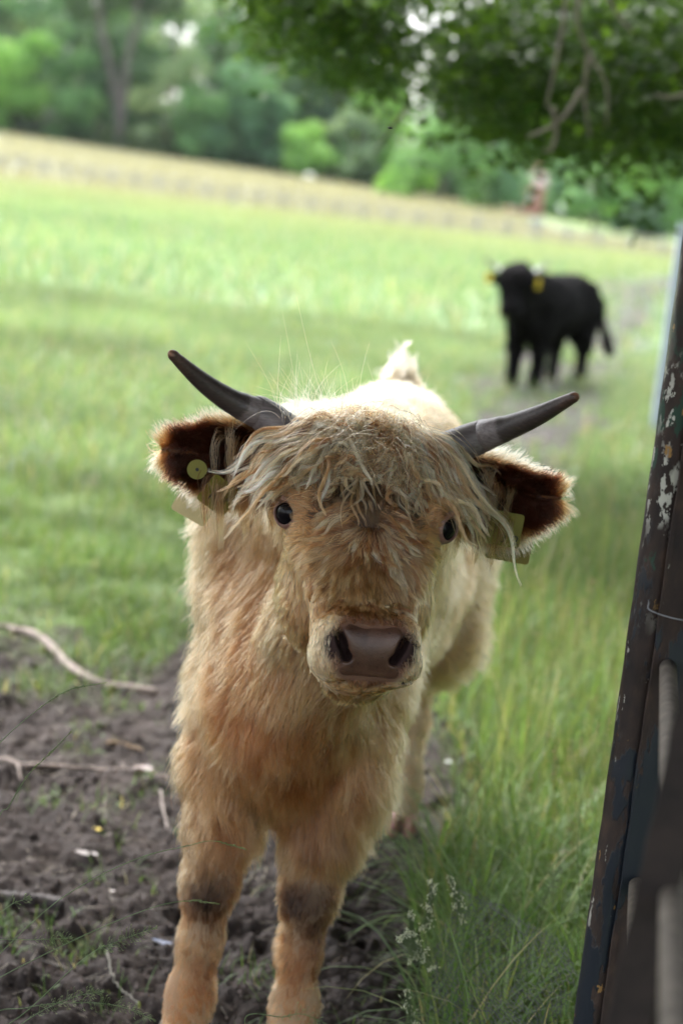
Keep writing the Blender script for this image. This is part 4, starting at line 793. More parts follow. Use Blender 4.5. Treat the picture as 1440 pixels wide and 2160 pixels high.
# ------------------------------------------------------------------ the black cow farther down the path
cow = empty('black_cow', (1.85, 18.3, 0), 'shaggy black cow with pale horns and yellow ear tags standing on the muddy path', 'cow')
c0 = A_([1.56, 17.65, 0]); cf = nrm(A_([-.55, -1.35, 0])); cs = A_([-cf[1], cf[0], 0])     # forward, to its left (viewer's right)
def ck(f_, s_, z_): return c0+cf*f_+cs*s_+hZ*z_
CAX = np.stack([cf, cs, hZ])
fc = Field(np.arange(.9, 2.9, .016), np.arange(16.7, 20.0, .016), np.arange(-.01, 1.35, .016))
fc.ell(ck(-.62, 0, .74), (.66, .24, .27), CAX, .06); fc.ell(ck(-1.2, 0, .79), (.27, .24, .285), CAX, .08); fc.ell(ck(-.02, 0, .72), (.24, .22, .27), CAX, .08); fc.ell(ck(-.60, 0, .93), (.70, .15, .125), CAX, .08)
hc_ = at(1087, 606, 17.05); hf = nrm(A_([-.22, -.98, 0])); hs_ = A_([-hf[1], hf[0], 0]); ha = nrm(hf*.55-hZ*.83); hn = nrm(hf*.83+hZ*.55)
HX = np.stack([hs_, ha, hn])
fc.cone(ck(-.05, 0, .85), hc_-hf*.12+hZ*.04, .21, .15, .08); fc.cone(hc_-hf*.1-hZ*.1, ck(.08, 0, .55), .11, .12, .08)
fc.ell(hc_+hZ*.07, (.165, .17, .13), HX, .04); fc.cone(hc_+ha*.02, hc_+ha*.20, .13, .085, .04); fc.ell(hc_+ha*.245, (.095, .065, .072), HX, .03)
def cleg(J, R_):
    for a, b2, r1, r2 in zip(J[:-1], J[1:], R_[:-1], R_[1:]): fc.cone(a, b2, r1, r2, .04)
for f_, s_ in ((.02, -.12), (-.06, .08)): cleg([ck(f_, s_, .6), ck(f_+.02, s_, .36), ck(f_+.02, s_, .12), ck(f_+.04, s_, .04)], [.13, .078, .058, .062])
for f_, s_ in ((-1.22, -.12), (-1.36, .12)): cleg([ck(f_+.02, s_, .7), ck(f_+.10, s_, .5), ck(f_-.06, s_, .36), ck(f_-.02, s_, .1), ck(f_+.01, s_, .04)], [.16, .12, .066, .054, .06])
tl = [at(1256, 590, 19.2), at(1268, 640, 19.25), at(1272, 690, 19.25), at(1284, 742, 19.2)]; fc.cone(tl[0]-hZ*.05-cf*-.06, tl[1], .03, .03, .03); fc.cone(tl[1], tl[2], .03, .03, .03); fc.cone(tl[2], tl[3], .035, .055, .03)
V, Q = fc.mesh(); V = V+.010*wob(V, 14, 77)*(V[:, 2] > .1)[:, None]
M_blk = simple('black_hide', (.005, .0042, .0045), .85, 20, .3, spec=.12)
cb = link('body', newmesh('body', V, Q), M_blk, cow)
P, Nn = surface_points(V, Q, 26000, np.random.default_rng(80)); ln = np.where(P[:, 2] < .35, .03, .06); fl = A_([0, 0, -1.])-cf*.4
pts, _ = grow(P, Nn, np.tile(fl, (len(P), 1)), ln, 5, .4, .4, .25, .7, 1200, seed=81, ffreq=8, wave=.04)
M_bf = simple('black_hair', (.005, .004, .004), .6, spec=.15)
build_hair('coat', pts, radii(len(P), 5, .0016, .0004), np.tile(A_([.012, .01, .01]), (len(P), 5, 1)), M_bf, cb)
for q in ([hc_-hf*.02+hs_*-.11+hZ*.14, at(1050, 568, 17.2), at(1035, 556, 17.15), at(1019, 545, 17.1)], [hc_-hf*.02+hs_*.11+hZ*.14, at(1126, 572, 17.25), at(1143, 566, 17.3), at(1158, 556, 17.3)]):
    P_ = spline(q, 18); t = np.linspace(0, 1, 18); V, F, T = tubes([P_], [.022*(1-t)**.55+.005], 10)
    m_h = bpy.data.materials.get('cow_horn')
    if not m_h:
        m_h, nt, b, N, L = mat('cow_horn'); aa = N.new('ShaderNodeAttribute'); aa.attribute_name = 't'; L.new(ramp(nt, aa.outputs['Fac'], [(.4, (.52, .51, .50)), (.8, (.10, .09, .09))]).outputs[0], b.inputs['Base Color']); b.inputs['Roughness'].default_value = .4
    link('horn', newmesh('horn', V, F, {'t': T}), m_h, cow)
M_tagy = simple('bright_yellow_tag', (.75, .55, .03), .4)
for px, py, sg in ((1030, 585, -1), (1131, 598, 1)):
    e0 = hc_+hs_*sg*.12+hZ*.05-hf*.04; e1 = at(1024 if sg < 0 else 1146, 580 if sg < 0 else 594, 17.15)
    fe = Field(*[np.arange(min(e0[k], e1[k])-.08, max(e0[k], e1[k])+.08, .008) for k in range(3)]); ax_ = nrm(e1-e0); fe.ell((e0+e1)/2-hZ*.01, (np.linalg.norm(e1-e0)*.62, .02, .052), np.stack([ax_, nrm(np.cross(ax_, hZ)), nrm(np.cross(np.cross(ax_, hZ), ax_))]), .01)
    V, Q = fe.mesh(); link('ear', newmesh('ear', V, Q), M_blk, cow)
    link('ear_tag', plate(roundrect(.068 if sg > 0 else .06, .10 if sg > 0 else .07, .014), .004, at(px, py, 17.02), hs_, hZ), M_tagy, cow)
for sg in (-1, 1):
    V = A_([[0, 0, 0]]); fe = Field(*[np.arange(q-.03, q+.03, .004) for q in (hc_+hs_*sg*.125+hf*.06)]); fe.ell(hc_+hs_*sg*.125+hf*.055, (.02,)*3, None, .001); V, Q = fe.mesh(); link('eye', newmesh('eye', V, Q), me_, cow)
nm = hc_+ha*.275+hn*.0; fe = Field(*[np.arange(q-.12, q+.12, .005) for q in nm]); fe.ell(nm, (.062, .032, .042), HX, .01)
for sg in (-1, 1): fe.ell(nm+hs_*sg*.04+ha*.03, (.012, .03, .018), HX, .006, 'sub')
V, Q = fe.mesh(); link('nose', newmesh('nose', V, Q), simple('grey_nose', (.10, .095, .12), .4), cow)
for f_, s_ in ((.06, -.12), (-.02, .08), (-1.21, -.12), (-1.35, .12)):
    p = ck(f_, s_, .035); fe = Field(np.arange(p[0]-.09, p[0]+.09, .008), np.arange(p[1]-.09, p[1]+.09, .008), np.arange(-.01, .10, .008)); fe.ell(p, (.07, .055, .05), CAX, .01); fe.D = np.maximum(fe.D, -fe.ax[2][None, None, :]).astype(np.float32); V, Q = fe.mesh(); link('hoof', newmesh('hoof', V, Q), M_blk, cow)
print('cow', time.time()-T0)

# ------------------------------------------------------------------ rusty field gate, seen almost end on
def rustpaint(name, kind):
    m_, nt, b, N, L = mat(name)
    def thr(scale, lo, hi, stretch=(1, 1, .45), det=8, off=0.):
        tc = N.new('ShaderNodeTexCoord'); mp_ = N.new('ShaderNodeMapping'); mp_.inputs['Scale'].default_value = stretch; mp_.inputs['Location'].default_value = (off, off, off); L.new(tc.outputs['Object'], mp_.inputs[0])
        n_ = N.new('ShaderNodeTexNoise'); n_.inputs['Scale'].default_value = scale; n_.inputs['Detail'].default_value = det; n_.inputs['Roughness'].default_value = .62; L.new(mp_.outputs[0], n_.inputs['Vector']); return n_.outputs['Fac'], ramp(nt, n_.outputs['Fac'], [(lo, (0, 0, 0)), (hi, (1, 1, 1))]).outputs[0]
    sp = N.new('ShaderNodeSeparateXYZ'); geo = N.new('ShaderNodeNewGeometry'); L.new(geo.outputs['Position'], sp.inputs[0])
    def band(z0, z1, f=.08):
        a1 = N.new('ShaderNodeMapRange'); a1.interpolation_type = 'SMOOTHSTEP'; a1.inputs[1].default_value = z0-f; a1.inputs[2].default_value = z0+f; L.new(sp.outputs['Z'], a1.inputs[0])
        a2 = N.new('ShaderNodeMapRange'); a2.interpolation_type = 'SMOOTHSTEP'; a2.inputs[1].default_value = z1+f; a2.inputs[2].default_value = z1-f; L.new(sp.outputs['Z'], a2.inputs[0])
        mu = N.new('ShaderNodeMath'); mu.operation = 'MULTIPLY'; L.new(a1.outputs[0], mu.inputs[0]); L.new(a2.outputs[0], mu.inputs[1]); return mu.outputs[0]
    def mul(a, b2):
        mu = N.new('ShaderNodeMath'); mu.operation = 'MULTIPLY'; L.new(a, mu.inputs[0]); L.new(b2, mu.inputs[1]); return mu.outputs[0]
    rf, _ = thr(40, .4, .6); rust = ramp(nt, rf, [(.3, (.014, .010, .009)), (.55, (.036, .022, .016)), (.75, (.075, .042, .027))]).outputs[0]
    f1, navy = thr(9, .505, .515, (1, 1, .3)); c = mix(nt, mul(navy, band(.35, 1.12, .1)) if kind == 'pipe' else navy, rust, (.012, .017, .024))
    if kind == 'pipe':
        _, gr = thr(16, .54, .56, off=3); c = mix(nt, mul(gr, band(.95, 1.38)), c, (.022, .055, .035))
        _, wh = thr(75, .545, .555, (1, 1, .45), 10, 7); _, whb = thr(14, .48, .56, (1, 1, .5), 3, 4); wh = mul(wh, whb); c = mix(nt, mul(wh, band(1.02, 1.34, .05)), c, (.52, .51, .44))
        _, w2 = thr(60, .64, .65, (1, 1, .3), 6, 2); c = mix(nt, mul(w2, band(.55, 1.02, .05)), c, (.45, .44, .38))
        _, og = thr(50, .66, .68, (1, 1, .4), 6, 5); c = mix(nt, og, c, (.30, .17, .05))
    L.new(c, b.inputs['Base Color']); b.inputs['Roughness'].default_value = .6; ru = ramp(nt, f1, [(.49, (.8, .8, .8)), (.52, (.42, .42, .42))]).outputs[0]; L.new(ru, b.inputs['Roughness'])
    bump(nt, f1 if False else mix(nt, .5, navy, rf), b, .8, .0022); return m_
M_pipe = rustpaint('peeling_painted_pipe', 'pipe'); M_bar = rustpaint('peeling_navy_bar', 'bar')
M_rail = simple('weathered_rail', (.15, .125, .10), .8, 45, .45, .5, .002); M_rust = simple('dark_rust', (.020, .013, .010), .8, 50, .5, .6, .002)
gx, gy = .401, 2.50
gate = empty('rusty_gate', (gx, gy, 0), 'old rusty iron gate with flaking dark and white paint at the right edge', 'gate')
V, F, T = tubes([[(gx+.024, gy, z) for z in np.linspace(.12, 1.78, 60)]], [.0245+.0004*np.sin(np.arange(60)*1.7)], 28); link('end_pipe', newmesh('end_pipe', V, F), M_pipe, gate)
def bar(p, q, wdir, w, th, name, mt, parent, n=40, wobx=.0006):
    p = A_(p, float); q = A_(q, float); wd = nrm(A_(wdir, float)); td = nrm(np.cross(q-p, wd)); t = np.linspace(0, 1, n)[:, None]; c = p+(q-p)*t; c = c+wd*(wobx*np.sin(t*37+2)+wobx*np.sin(t*91))
    e = .0012; sec = [(-w/2, -th/2+e), (-w/2+e, -th/2), (w/2-e, -th/2), (w/2, -th/2+e), (w/2, th/2-e), (w/2-e, th/2), (-w/2+e, th/2), (-w/2, th/2-e)]
    V = np.stack([c+wd*a_+td*b_ for a_, b_ in sec], 1).reshape(-1, 3); k = 8; i = np.arange(n-1)[:, None]*k+np.arange(k)[None]; j = np.arange(n-1)[:, None]*k+(np.arange(k)[None]+1) % k
    Fq = np.stack([i, j, j+k, i+k], -1).reshape(-1, 4); caps = A_([[0, 1, 2, 3, 4, 5, 6, 7][::-1], [(n-1)*k+a_ for a_ in range(8)]]); return link(name, newmesh(name, V, [Fq, caps], smooth=False), mt, parent)
bar((.500, gy-.030, .14), (.500, gy-.030, 1.76), (1, .02, 0), .135, .006, 'flat_bar', M_bar, gate); bar((.4375, gy-.020, .14), (.4375, gy-.020, 1.76), (0, 1, 0), .028, .006, 'bar_edge', M_pipe, gate)
R1 = at(1408, 1408, gy-.045); dR = -ray(1391, 505); dR[2] = 0; dR = nrm(dR); R2 = at(1343, 1868, gy-.045)
for p in (R1, R2, R1+hZ*.27, R1+hZ*.54, R2-hZ*.26):
    V, F, T = tubes([[p+dR*t for t in np.linspace(-.0, 2.3, 50)]], [.0115], 16); link('rail', newmesh('rail', V, F), M_rail, gate)
B1 = at(1462, 1540, 1.57); B2 = at(1318, 2180, 1.57); dB = B2-B1; bar(B1-dB*.6, B2+dB*.8, (1, -.3, 0), .036, .008, 'diagonal_brace', M_rust, gate)
p = A_([.560, 2.36, 0]); bar((p[0], p[1], .10), (p[0], p[1], 1.74), (1, -.4, 0), .10, .008, 'upright', M_rust, gate)
wl = [at(1368, 1270, 2.44), at(1366, 1283, 2.432), at(1376, 1290, 2.43), at(1400, 1299, 2.43), at(1440, 1308, 2.43), at(1500, 1312, 2.46), at(1500, 1290, 2.56), at(1380, 1262, 2.56), at(1368, 1268, 2.45)]
M_wire = simple('grey_wire', (.32, .32, .34), .4); M_wire.node_tree.nodes['Principled BSDF'].inputs['Metallic'].default_value = .6
V, F, T = tubes([spline(wl, 60)], [.0011], 6, False); tag(link('wire_loop', newmesh('wire_loop', V, F), M_wire), 'thin wire loop twisted round the rusty gate', 'wire')
# galvanised posts beyond the gate
M_galv = simple('galvanised_steel', (.36, .41, .50), .5, 12, .12); M_grey = simple('grey_painted_steel', (.13, .15, .18), .5, 12, .15)
for (px, py), Y, w, zt, mt, lab in (((1412, 700), 15.0, .085, 1.63, M_galv, 'pale blue grey galvanised post, lower of the two behind the gate'), ((1440, 640), 15.6, .10, 2.12, M_grey, 'dark grey steel post, taller of the two behind the gate')):
    x = at(px, py, Y)[0]; pe = empty('steel_post', (x, Y, 0), lab, 'post', 'steel posts behind the gate')
    bar((x, Y, -.02), (x, Y, zt), (1, .1, 0), w, w, 'post', mt, pe, 8, 0); V, F = boxmesh((x, Y, zt+.006), (w+.008, w+.008, .012)); link('cap', newmesh('cap', V, F, smooth=False), mt, pe)

# ------------------------------------------------------------------ crumpled chicken wire in the grass
c00, c10, c01, c11 = at(945, 1868, 3.30), at(1195, 1985, 3.10), at(900, 2140, 2.98), at(1185, 2300, 2.80)
rr = np.random.default_rng(90); paths = []; s_ = .0155
nu_, nv2 = 24, 26
def sheet(u, v):
    p = (c00*(1-u)+c10*u)*(1-v)+(c01*(1-u)+c11*u)*v; w = np.sin(u*7+v*4)*.022+np.sin(u*3-v*9+1)*.018+np.sin(u*17+v*13)*.006
    return p+A_([.25, -1, .35])*w+A_([1, 0, .3])*np.sin(v*8+u*2)*.015*(1-u)
for i_ in range(nu_):
    for j_ in range(nv2):
        if rr.random() < .06: continue
        ou = .5*(j_ % 2); u = (i_+ou)/nu_; v = j_/nv2; du = .5/nu_; dv = 1/nv2
        for a, b2 in (((u, v), (u, v+dv*.45)), ((u, v+dv*.45), (u+du, v+dv)), ((u, v+dv*.45), (u-du, v+dv))): paths.append(A_([sheet(*a), (sheet(*a)+sheet(*b2))/2+rr.normal(0, .0012, 3), sheet(*b2)]))
for k in range(16):
    u = rr.uniform(0, .6); p = sheet(u, rr.uniform(0, .1) if k < 9 else rr.uniform(.6, 1)); d = nrm(rr.normal(size=3)+A_([-.4, 0, .5])); paths.append(spline([p, p+d*.015, p+d*.03+rr.normal(0, .006, 3), p+d*.045+rr.normal(0, .01, 3)], 6))
V, F, T = tubes(paths, [.0006]*len(paths), 4, False); M_cw = simple('dull_galvanised_wire', (.085, .085, .10), .5)
tag(link('chicken_wire', newmesh('chicken_wire', V, F), M_cw), 'crumpled sheet of torn chicken wire in the grass beside the gate', 'chicken wire')

# ------------------------------------------------------------------ grass stalks with seed heads
M_stalk = attr_mat('stalk', .55, .25)
def stalk(root, pts_, Y0, head_t, style, label, seed, rad=.0009, n=60):
    r_ = np.random.default_rng(seed); pp = [A_(root, float)]+[at(*p) for p in pts_]; P_ = spline(pp, 90); root_ = P_[0]; root_[2] = gz(root_[0], root_[1])[0]
    th = empty('grass_stalk', tuple(root_), label, 'grass stalk'); t = np.linspace(0, 1, 90)
    V, F, T = tubes([P_], [rad*(1-.55*t)], 5); link('stem', newmesh('stem', V, F, {'col': np.tile(A_([.14, .21, .10]), (len(V), 1))*(.8+.4*T[:, None])}), M_stalk, th)
    ti = head_t+(1-head_t)*r_.random(n)**.9; k = np.clip((ti*89).astype(int), 0, 88); D = nrm(P_[k+1]-P_[k]); c = P_[k]; sd = nrm(np.cross(D, r_.normal(size=(n, 3))))
    env = np.sin(np.clip((ti-head_t)/(1-head_t), 0.02, 1)*math.pi*.93+.2)
    if style == 'spike': off = .0016; ln, wd = r_.uniform(.005, .009, n), r_.uniform(.0010, .0016, n); col = A_([.22, .28, .12]); D2 = D+sd*.35
    elif style == 'open': off = .016; ln, wd = r_.uniform(.004, .007, n), r_.uniform(.0008, .0013, n); col = A_([.24, .31, .15]); D2 = D+sd*.6
    else: off = .011; ln, wd = r_.uniform(.005, .008, n), r_.uniform(.0016, .0026, n); col = A_([.78, .82, .64]); D2 = D+sd*.7
    o = sd*(off*env*r_.uniform(.4, 1.1, n))[:, None]; G = c+o+D*.004
    if style == 'tuft': cl = r_.integers(0, 9, n); G = P_[np.clip((head_t+(1-head_t)*cl/9)*89, 0, 88).astype(int)]+nrm(np.random.default_rng(seed+1).normal(size=(9, 3)))[cl]*.011*(.3+r_.random((n, 1)))*(1.15-cl[:, None]/9)+r_.normal(0, .0032, (n, 3))
    V, Fg, C = spikelets(G, D2, r_, ln, wd, col*r_.uniform(.75, 1.25, (n, 1)))
    br, Fb, Tb = tubes([A_([c[q], G[q]]) for q in range(n)], [.0003]*n, 3, False) if style != 'spike' else (np.zeros((0, 3)), [np.zeros((0, 4), int)], None)
    VV, FF = merge([(V, Fg), (br, Fb)]) if len(br) else (V, Fg); link('seed_head', newmesh('seed_head', VV, FF, {'col': np.concatenate([C, np.tile(A_([.16, .22, .1]), (len(br), 1))])}), M_stalk, th)
YL = 2.72
S = [((-.62, 2.75, 0), [(-60, 1640, YL), (0, 1567, YL), (70, 1505, YL), (140, 1458, YL), (222, 1440, YL)], .62, 'spike', 'arching grass stalk with slim seed head, uppermost on the left over the mud', 46),
     ((-.60, 2.70, 0), [(-30, 1790, YL), (20, 1700, YL), (60, 1635, YL), (105, 1590, YL), (148, 1546, YL)], .55, 'spike', 'upright grass stalk with plump green head, below the uppermost arching one', 60),
     ((-.70, 2.65, 0), [(-60, 2080, YL), (0, 2012, YL), (130, 1895, YL), (280, 1815, YL), (400, 1783, YL), (450, 1774, YL), (514, 1790, YL)], .86, 'spike', 'long curved grass stalk whose tip crosses the left foreleg above the knee', 40),
     ((-.72, 2.60, 0), [(-60, 2105, YL), (0, 2062, YL), (180, 1972, YL), (320, 1915, YL), (400, 1900, YL), (456, 1906, YL)], .78, 'spike', 'long grass stalk whose green head touches the dark left knee', 60),
     ((-.66, 2.62, 0), [(-20, 2190, YL), (60, 2130, YL), (180, 2020, YL), (250, 1985, YL), (328, 1957, YL)], .66, 'open', 'loose headed grass stalk leaning right, below the knee of the left foreleg', 90),
     ((-.70, 2.68, 0), [(-80, 1990, YL), (0, 1982, YL), (80, 1982, YL), (150, 1978, YL)], .72, 'open', 'sparse nearly level grass head at the left over the dark stick', 36),
     ((-.60, 2.60, 0), [(-30, 2230, YL), (60, 2150, YL), (150, 2105, YL), (215, 2092, YL)], .50, 'open', 'feathery grass head low at the left corner', 80),
     ((-.64, 2.60, 0), [(-60, 2170, YL), (60, 2125, YL), (180, 2115, YL), (260, 2125, YL), (325, 2152, YL)], .40, 'open', 'drooping feathery grass head along the bottom left of the frame', 90),
     ((-.72, 2.70, 0), [(-60, 1960, YL), (0, 1925, YL), (30, 1905, YL), (62, 1895, YL)], .70, 'open', 'short open grass head by the left edge above the dark stick', 30),
     ((.12, 2.80, 0), [(530, 2290, YL), (520, 2170, YL), (600, 2145, YL), (640, 2140, YL), (700, 2165, YL)][1:], .45, 'open', 'fine grass head across the bottom of the right foreleg', 40),
     ((.30, 3.02, 0), [(880, 2110, 3.05), (900, 1980, 3.05), (905, 1915, 3.05), (912, 1855, 3.05)], .60, 'tuft', 'tall cream cocksfoot head, highest of those beside the chicken wire', 230),
     ((.29, 3.00, 0), [(862, 2120, 3.0), (868, 2040, 3.0), (872, 1990, 3.0), (862, 1910, 3.0)], .55, 'tuft', 'cream cocksfoot head leaning left of the highest one', 150),
     ((.34, 3.05, 0), [(960, 2120, 3.1), (975, 2000, 3.1), (970, 1920, 3.1), (945, 1848, 3.1)], .70, 'tuft', 'slim cream grass head rising just right of the highest one', 110),
     ((.30, 2.95, 0), [(900, 2160, 2.95), (905, 2090, 2.95), (895, 2030, 2.95), (865, 1975, 2.95), (835, 1985, 2.95)], .55, 'tuft', 'drooping cream cocksfoot head over the mud edge', 160),
     ((.27, 2.90, 0), [(862, 2240, 2.92), (862, 2180, 2.92), (862, 2130, 2.92), (858, 2080, 2.92)], .45, 'tuft', 'low cream cocksfoot head near the bottom of the verge', 150),
     ((.46, 3.1, 0), [(1110, 2080, 3.1), (1130, 1960, 3.1), (1155, 1880, 3.1), (1180, 1830, 3.1)], .68, 'open', 'fine airy grass head standing left of the gate pipe', 90),
     ((.47, 3.2, 0), [(1215, 2000, 3.2), (1217, 1800, 3.2), (1222, 1700, 3.2), (1222, 1615, 3.2)], .88, 'open', 'thin upright grass stalk close to the gate pipe', 34),
     ((.47, 3.0, 0), [(1130, 2100, 3.0), (1160, 1990, 3.0), (1190, 1945, 3.0), (1225, 1960, 3.0), (1240, 2010, 3.0)], .60, 'spike', 'straw coloured grass stalk bowed over beside the gate foot', 60)]
for k, (rt, pp, ht, st, lab, n) in enumerate(S): stalk(rt, pp, YL, ht, st, lab, 200+k, n=n)

# ------------------------------------------------------------------ sticks, litter, feather
def stick(px, r0, r1, label, mt=M_stick, sink=.3, branches=(), name='stick', seed=0, gs=1.0):
    r_ = np.random.default_rng(seed); pts_ = A_([gnd(x, y) for x, y in px]); K = 40; P_ = spline(pts_, K); t = np.linspace(0, 1, K); R = r0*(1-t)+r1*t; R = R*(1+.08*np.sin(t*40+seed)+.05*r_.normal(size=K)); R[0] *= .6; R[-1] *= .5
    P_[:, 2] = np.maximum(gz(P_[:, 0], P_[:, 1]), 0)+R*(1-sink)+.002; ker = np.ones(9)/9; zz = np.convolve(np.pad(P_[:, 2], 4, mode='edge'), ker, 'valid'); P_[:, 2] = np.maximum(zz, P_[:, 2]-R*.5); P_ = P_+r_.normal(0, .0012, P_.shape)
    paths = [P_]; Rs = [R]
    for (ti, dx, dy, dz, l_) in branches: b0 = P_[int(ti*(K-1))]; d = nrm(A_([dx, dy, dz])); paths.append(spline([b0, b0+d*l_*.5, b0+d*l_+A_([0, 0, -.2*l_])], 10)); Rs.append(np.linspace(R[int(ti*(K-1))]*.6, r1*.4, 10))
    V, F, T = tubes(paths, Rs, 8); return tag(link(name, newmesh(name, V, F), mt), label, 'stick')
stick([(18, 1340), (62, 1345), (105, 1372), (150, 1418), (205, 1452), (262, 1462), (330, 1470)], .016, .013, 'thick bent grey stick lying between the grass and the mud', seed=1, branches=[(.12, -1, .3, .15, .12)])
stick([(-30, 1615), (30, 1632), (70, 1638), (160, 1630), (250, 1636), (320, 1645), (375, 1655)], .0075, .0045, 'thin straight grey stick lying across the mud left of the calf', seed=2, branches=[(.2, .3, -1, .1, .10), (.7, -.3, 1, .15, .06)])
stick([(-60, 1905), (10, 1908), (70, 1912), (135, 1920)], .017, .014, 'dark thick stick at the left edge of the mud', simple('wet_dark_wood', (.045, .036, .034), .7, 30, .4, .6, .003), seed=3)
stick([(338, 1672), (343, 1710), (352, 1752)], .003, .002, 'small pale twig standing out near the left foreleg', simple('pale_twig', (.26, .22, .2), .8), seed=4, sink=-.5)
stick([(225, 1583), (260, 1578), (300, 1585)], .006, .004, 'short tan bit of bark on the mud', simple('tan_bark', (.27, .19, .12), .8, 40), seed=5)
stick([(225, 2010), (235, 2070), (290, 2120)], .0022, .0015, 'wiry pale root curling on the mud at the bottom left', simple('pale_root', (.2, .19, .16), .8), seed=6, sink=-.8)
stick([(862, 634), (910, 640), (940, 655), (975, 672)], .022, .015, 'grey fallen branch lying in the field left of the black cow', seed=7, sink=-1.2, name='fallen_branch', branches=[(.5, .5, 1, .4, .3), (.8, -.5, -1, .3, .2)])
stick([(900, 700), (950, 708), (985, 728), (1012, 752)], .022, .014, 'dark fallen branch in the grass nearest the black cow', simple('dark_wet_branch', (.06, .055, .05), .8, 12), seed=8, sink=-1.2, name='fallen_branch', branches=[(.4, -.3, 1, .5, .25)])
stick([(1213, 712), (1240, 735), (1272, 763)], .010, .006, 'pale bare stick leaning beside the hind legs of the black cow', simple('bleached_wood', (.38, .34, .31), .8), seed=9, sink=-6, name='stick')
stick([(1065, 915), (1100, 932), (1150, 925)], .012, .008, 'pale short stick lying on the path under the right horn', simple('bleached_stick', (.34, .29, .27), .8), seed=10)
def flat(name, pxc, L_, W_, az, col, label, cat, curl=.3, K=8):
    c = gnd(*pxc); c[2] = gz(c[0], c[1])[0]+.008; t = np.linspace(-1, 1, K); ex = A_([math.cos(az), math.sin(az), 0]); ey = A_([-math.sin(az), math.cos(az), 0])
    w = W_/2*np.maximum(np.sqrt(np.clip(1-t**2, 0, 1)), .06); up = curl*L_*.3*t**2
    mid = c+ex*(t*L_/2)[:, None]+hZ*up[:, None]; V = np.concatenate([mid-ey*w[:, None]+hZ*(w*.35)[:, None], mid, mid+ey*w[:, None]+hZ*(w*.35)[:, None]]); i = np.arange(K-1); F = np.concatenate([np.stack([i+a*K, i+1+a*K, i+1+(a+1)*K, i+(a+1)*K], -1) for a in (0, 1)])
    V2 = V-hZ*.0012; FF = np.concatenate([F, F[:, ::-1]+len(V)]); o = link(name, newmesh(name, np.concatenate([V, V2]), FF), simple(name+'_surface', col, .6, 80, .25)); return tag(o, label, cat)
flat('feather', (345, 2004), .055, .016, -.35, (.12, .15, .24), 'blue grey feather lying on the mud behind the left foreleg', 'feather')
flat('dead_leaf', (182, 1812), .055, .026, -.15, (.26, .23, .22), 'pale curled dead leaf flat on the mud left of the legs', 'leaf')
flat('dead_leaf', (235, 1882), .016, .009, .3, (.42, .38, .36), 'tiny whitish flake on the mud below the curled leaf', 'leaf')
flat('dead_leaf', (300, 1640), .06, .04, .8, (.25, .20, .19), 'dull mauve dead leaf resting against the thin stick', 'leaf')
flat('dead_leaf', (640, 1620), .05, .03, .8, (.3, .32, .3), 'pale leaf on the churned ground', 'leaf') if False else None
flat('dock_leaf', (175, 1200), .13, .10, .6, (.22, .30, .02), 'bright yellow green leaf glowing in the short grass on the left', 'leaf')
flat('dead_leaf', (945, 1612), .03, .022, .1, (.5, .55, .5), 'small white petal like leaf on the path right of the calf', 'leaf')
M_pet = simple('buttercup_yellow', (.70, .52, .02), .5)
for k, (px, py, hgt, lab) in enumerate([(402, 757, .14, 'small yellow buttercup above the left horn tip'), (1242, 905, .16, 'yellow buttercup right of the right horn'), (205, 1752, .01, 'tiny yellow petal cup fallen on the mud'), (1058, 1358, .25, 'orange yellow flower head in the long grass right of the calf'), (152, 540, .2, 'yellow buttercup far out in the left field')]):
    Y = max(3.4, min(16, gnd(px, py+hgt*60)[1])); c = at(px, py, Y); base = A_([c[0]+.02, c[1]+.02, gz(c[0], c[1])[0]]); c[2] = max(c[2], base[2]+.006)
    fl_ = empty('buttercup', tuple(base), lab, 'flower', 'buttercups'); V, F, T = tubes([spline([base, (base+c)/2+A_([.01, 0, 0]), c], 8)], [.0012*max(1, Y/5)], 4); link('stem', newmesh('stem', V, F, {'col': np.tile(A_([.1, .2, .05]), (len(V), 1))}), M_stalk, fl_)
    pv = []; pf = []; R_ = .011*max(1, Y/8)
    for q in range(5):
        a_ = q*1.2566; ex = A_([math.cos(a_), math.sin(a_), .5]); ey = A_([-math.sin(a_), math.cos(a_), 0]); o_ = len(pv); pv += [c, c+ex*R_*.6-ey*R_*.4, c+ex*R_, c+ex*R_*.6+ey*R_*.4]; pf.append([o_, o_+1, o_+2, o_+3])
    link('petals', newmesh('petals', pv, A_(pf)), M_pet, fl_)
# a fly
fp = at(822, 270, 2.9); fly = empty('fly', tuple(fp), 'tiny dark fly hovering in the air above the calf', 'fly')
ff = Field(*[np.arange(q-.006, q+.006, .0006) for q in fp]); ff.ell(fp, (.0032, .0016, .0015), None, .001); ff.ell(fp+A_([.003, 0, 0]), (.0012,)*3, None, .0006); V, Q = ff.mesh(); link('body', newmesh('body', V, Q), simple('fly_black', (.02, .02, .02), .5), fly)
for sg in (-1, 1): link('wing', newmesh('wing', [fp, fp+A_([-.004, sg*.001, .0014]), fp+A_([-.005, sg*.003, .0018]), fp+A_([-.001, sg*.003, .0012])], A_([[0, 1, 2, 3]])), simple('fly_wing', (.3, .3, .3), .4), fly)

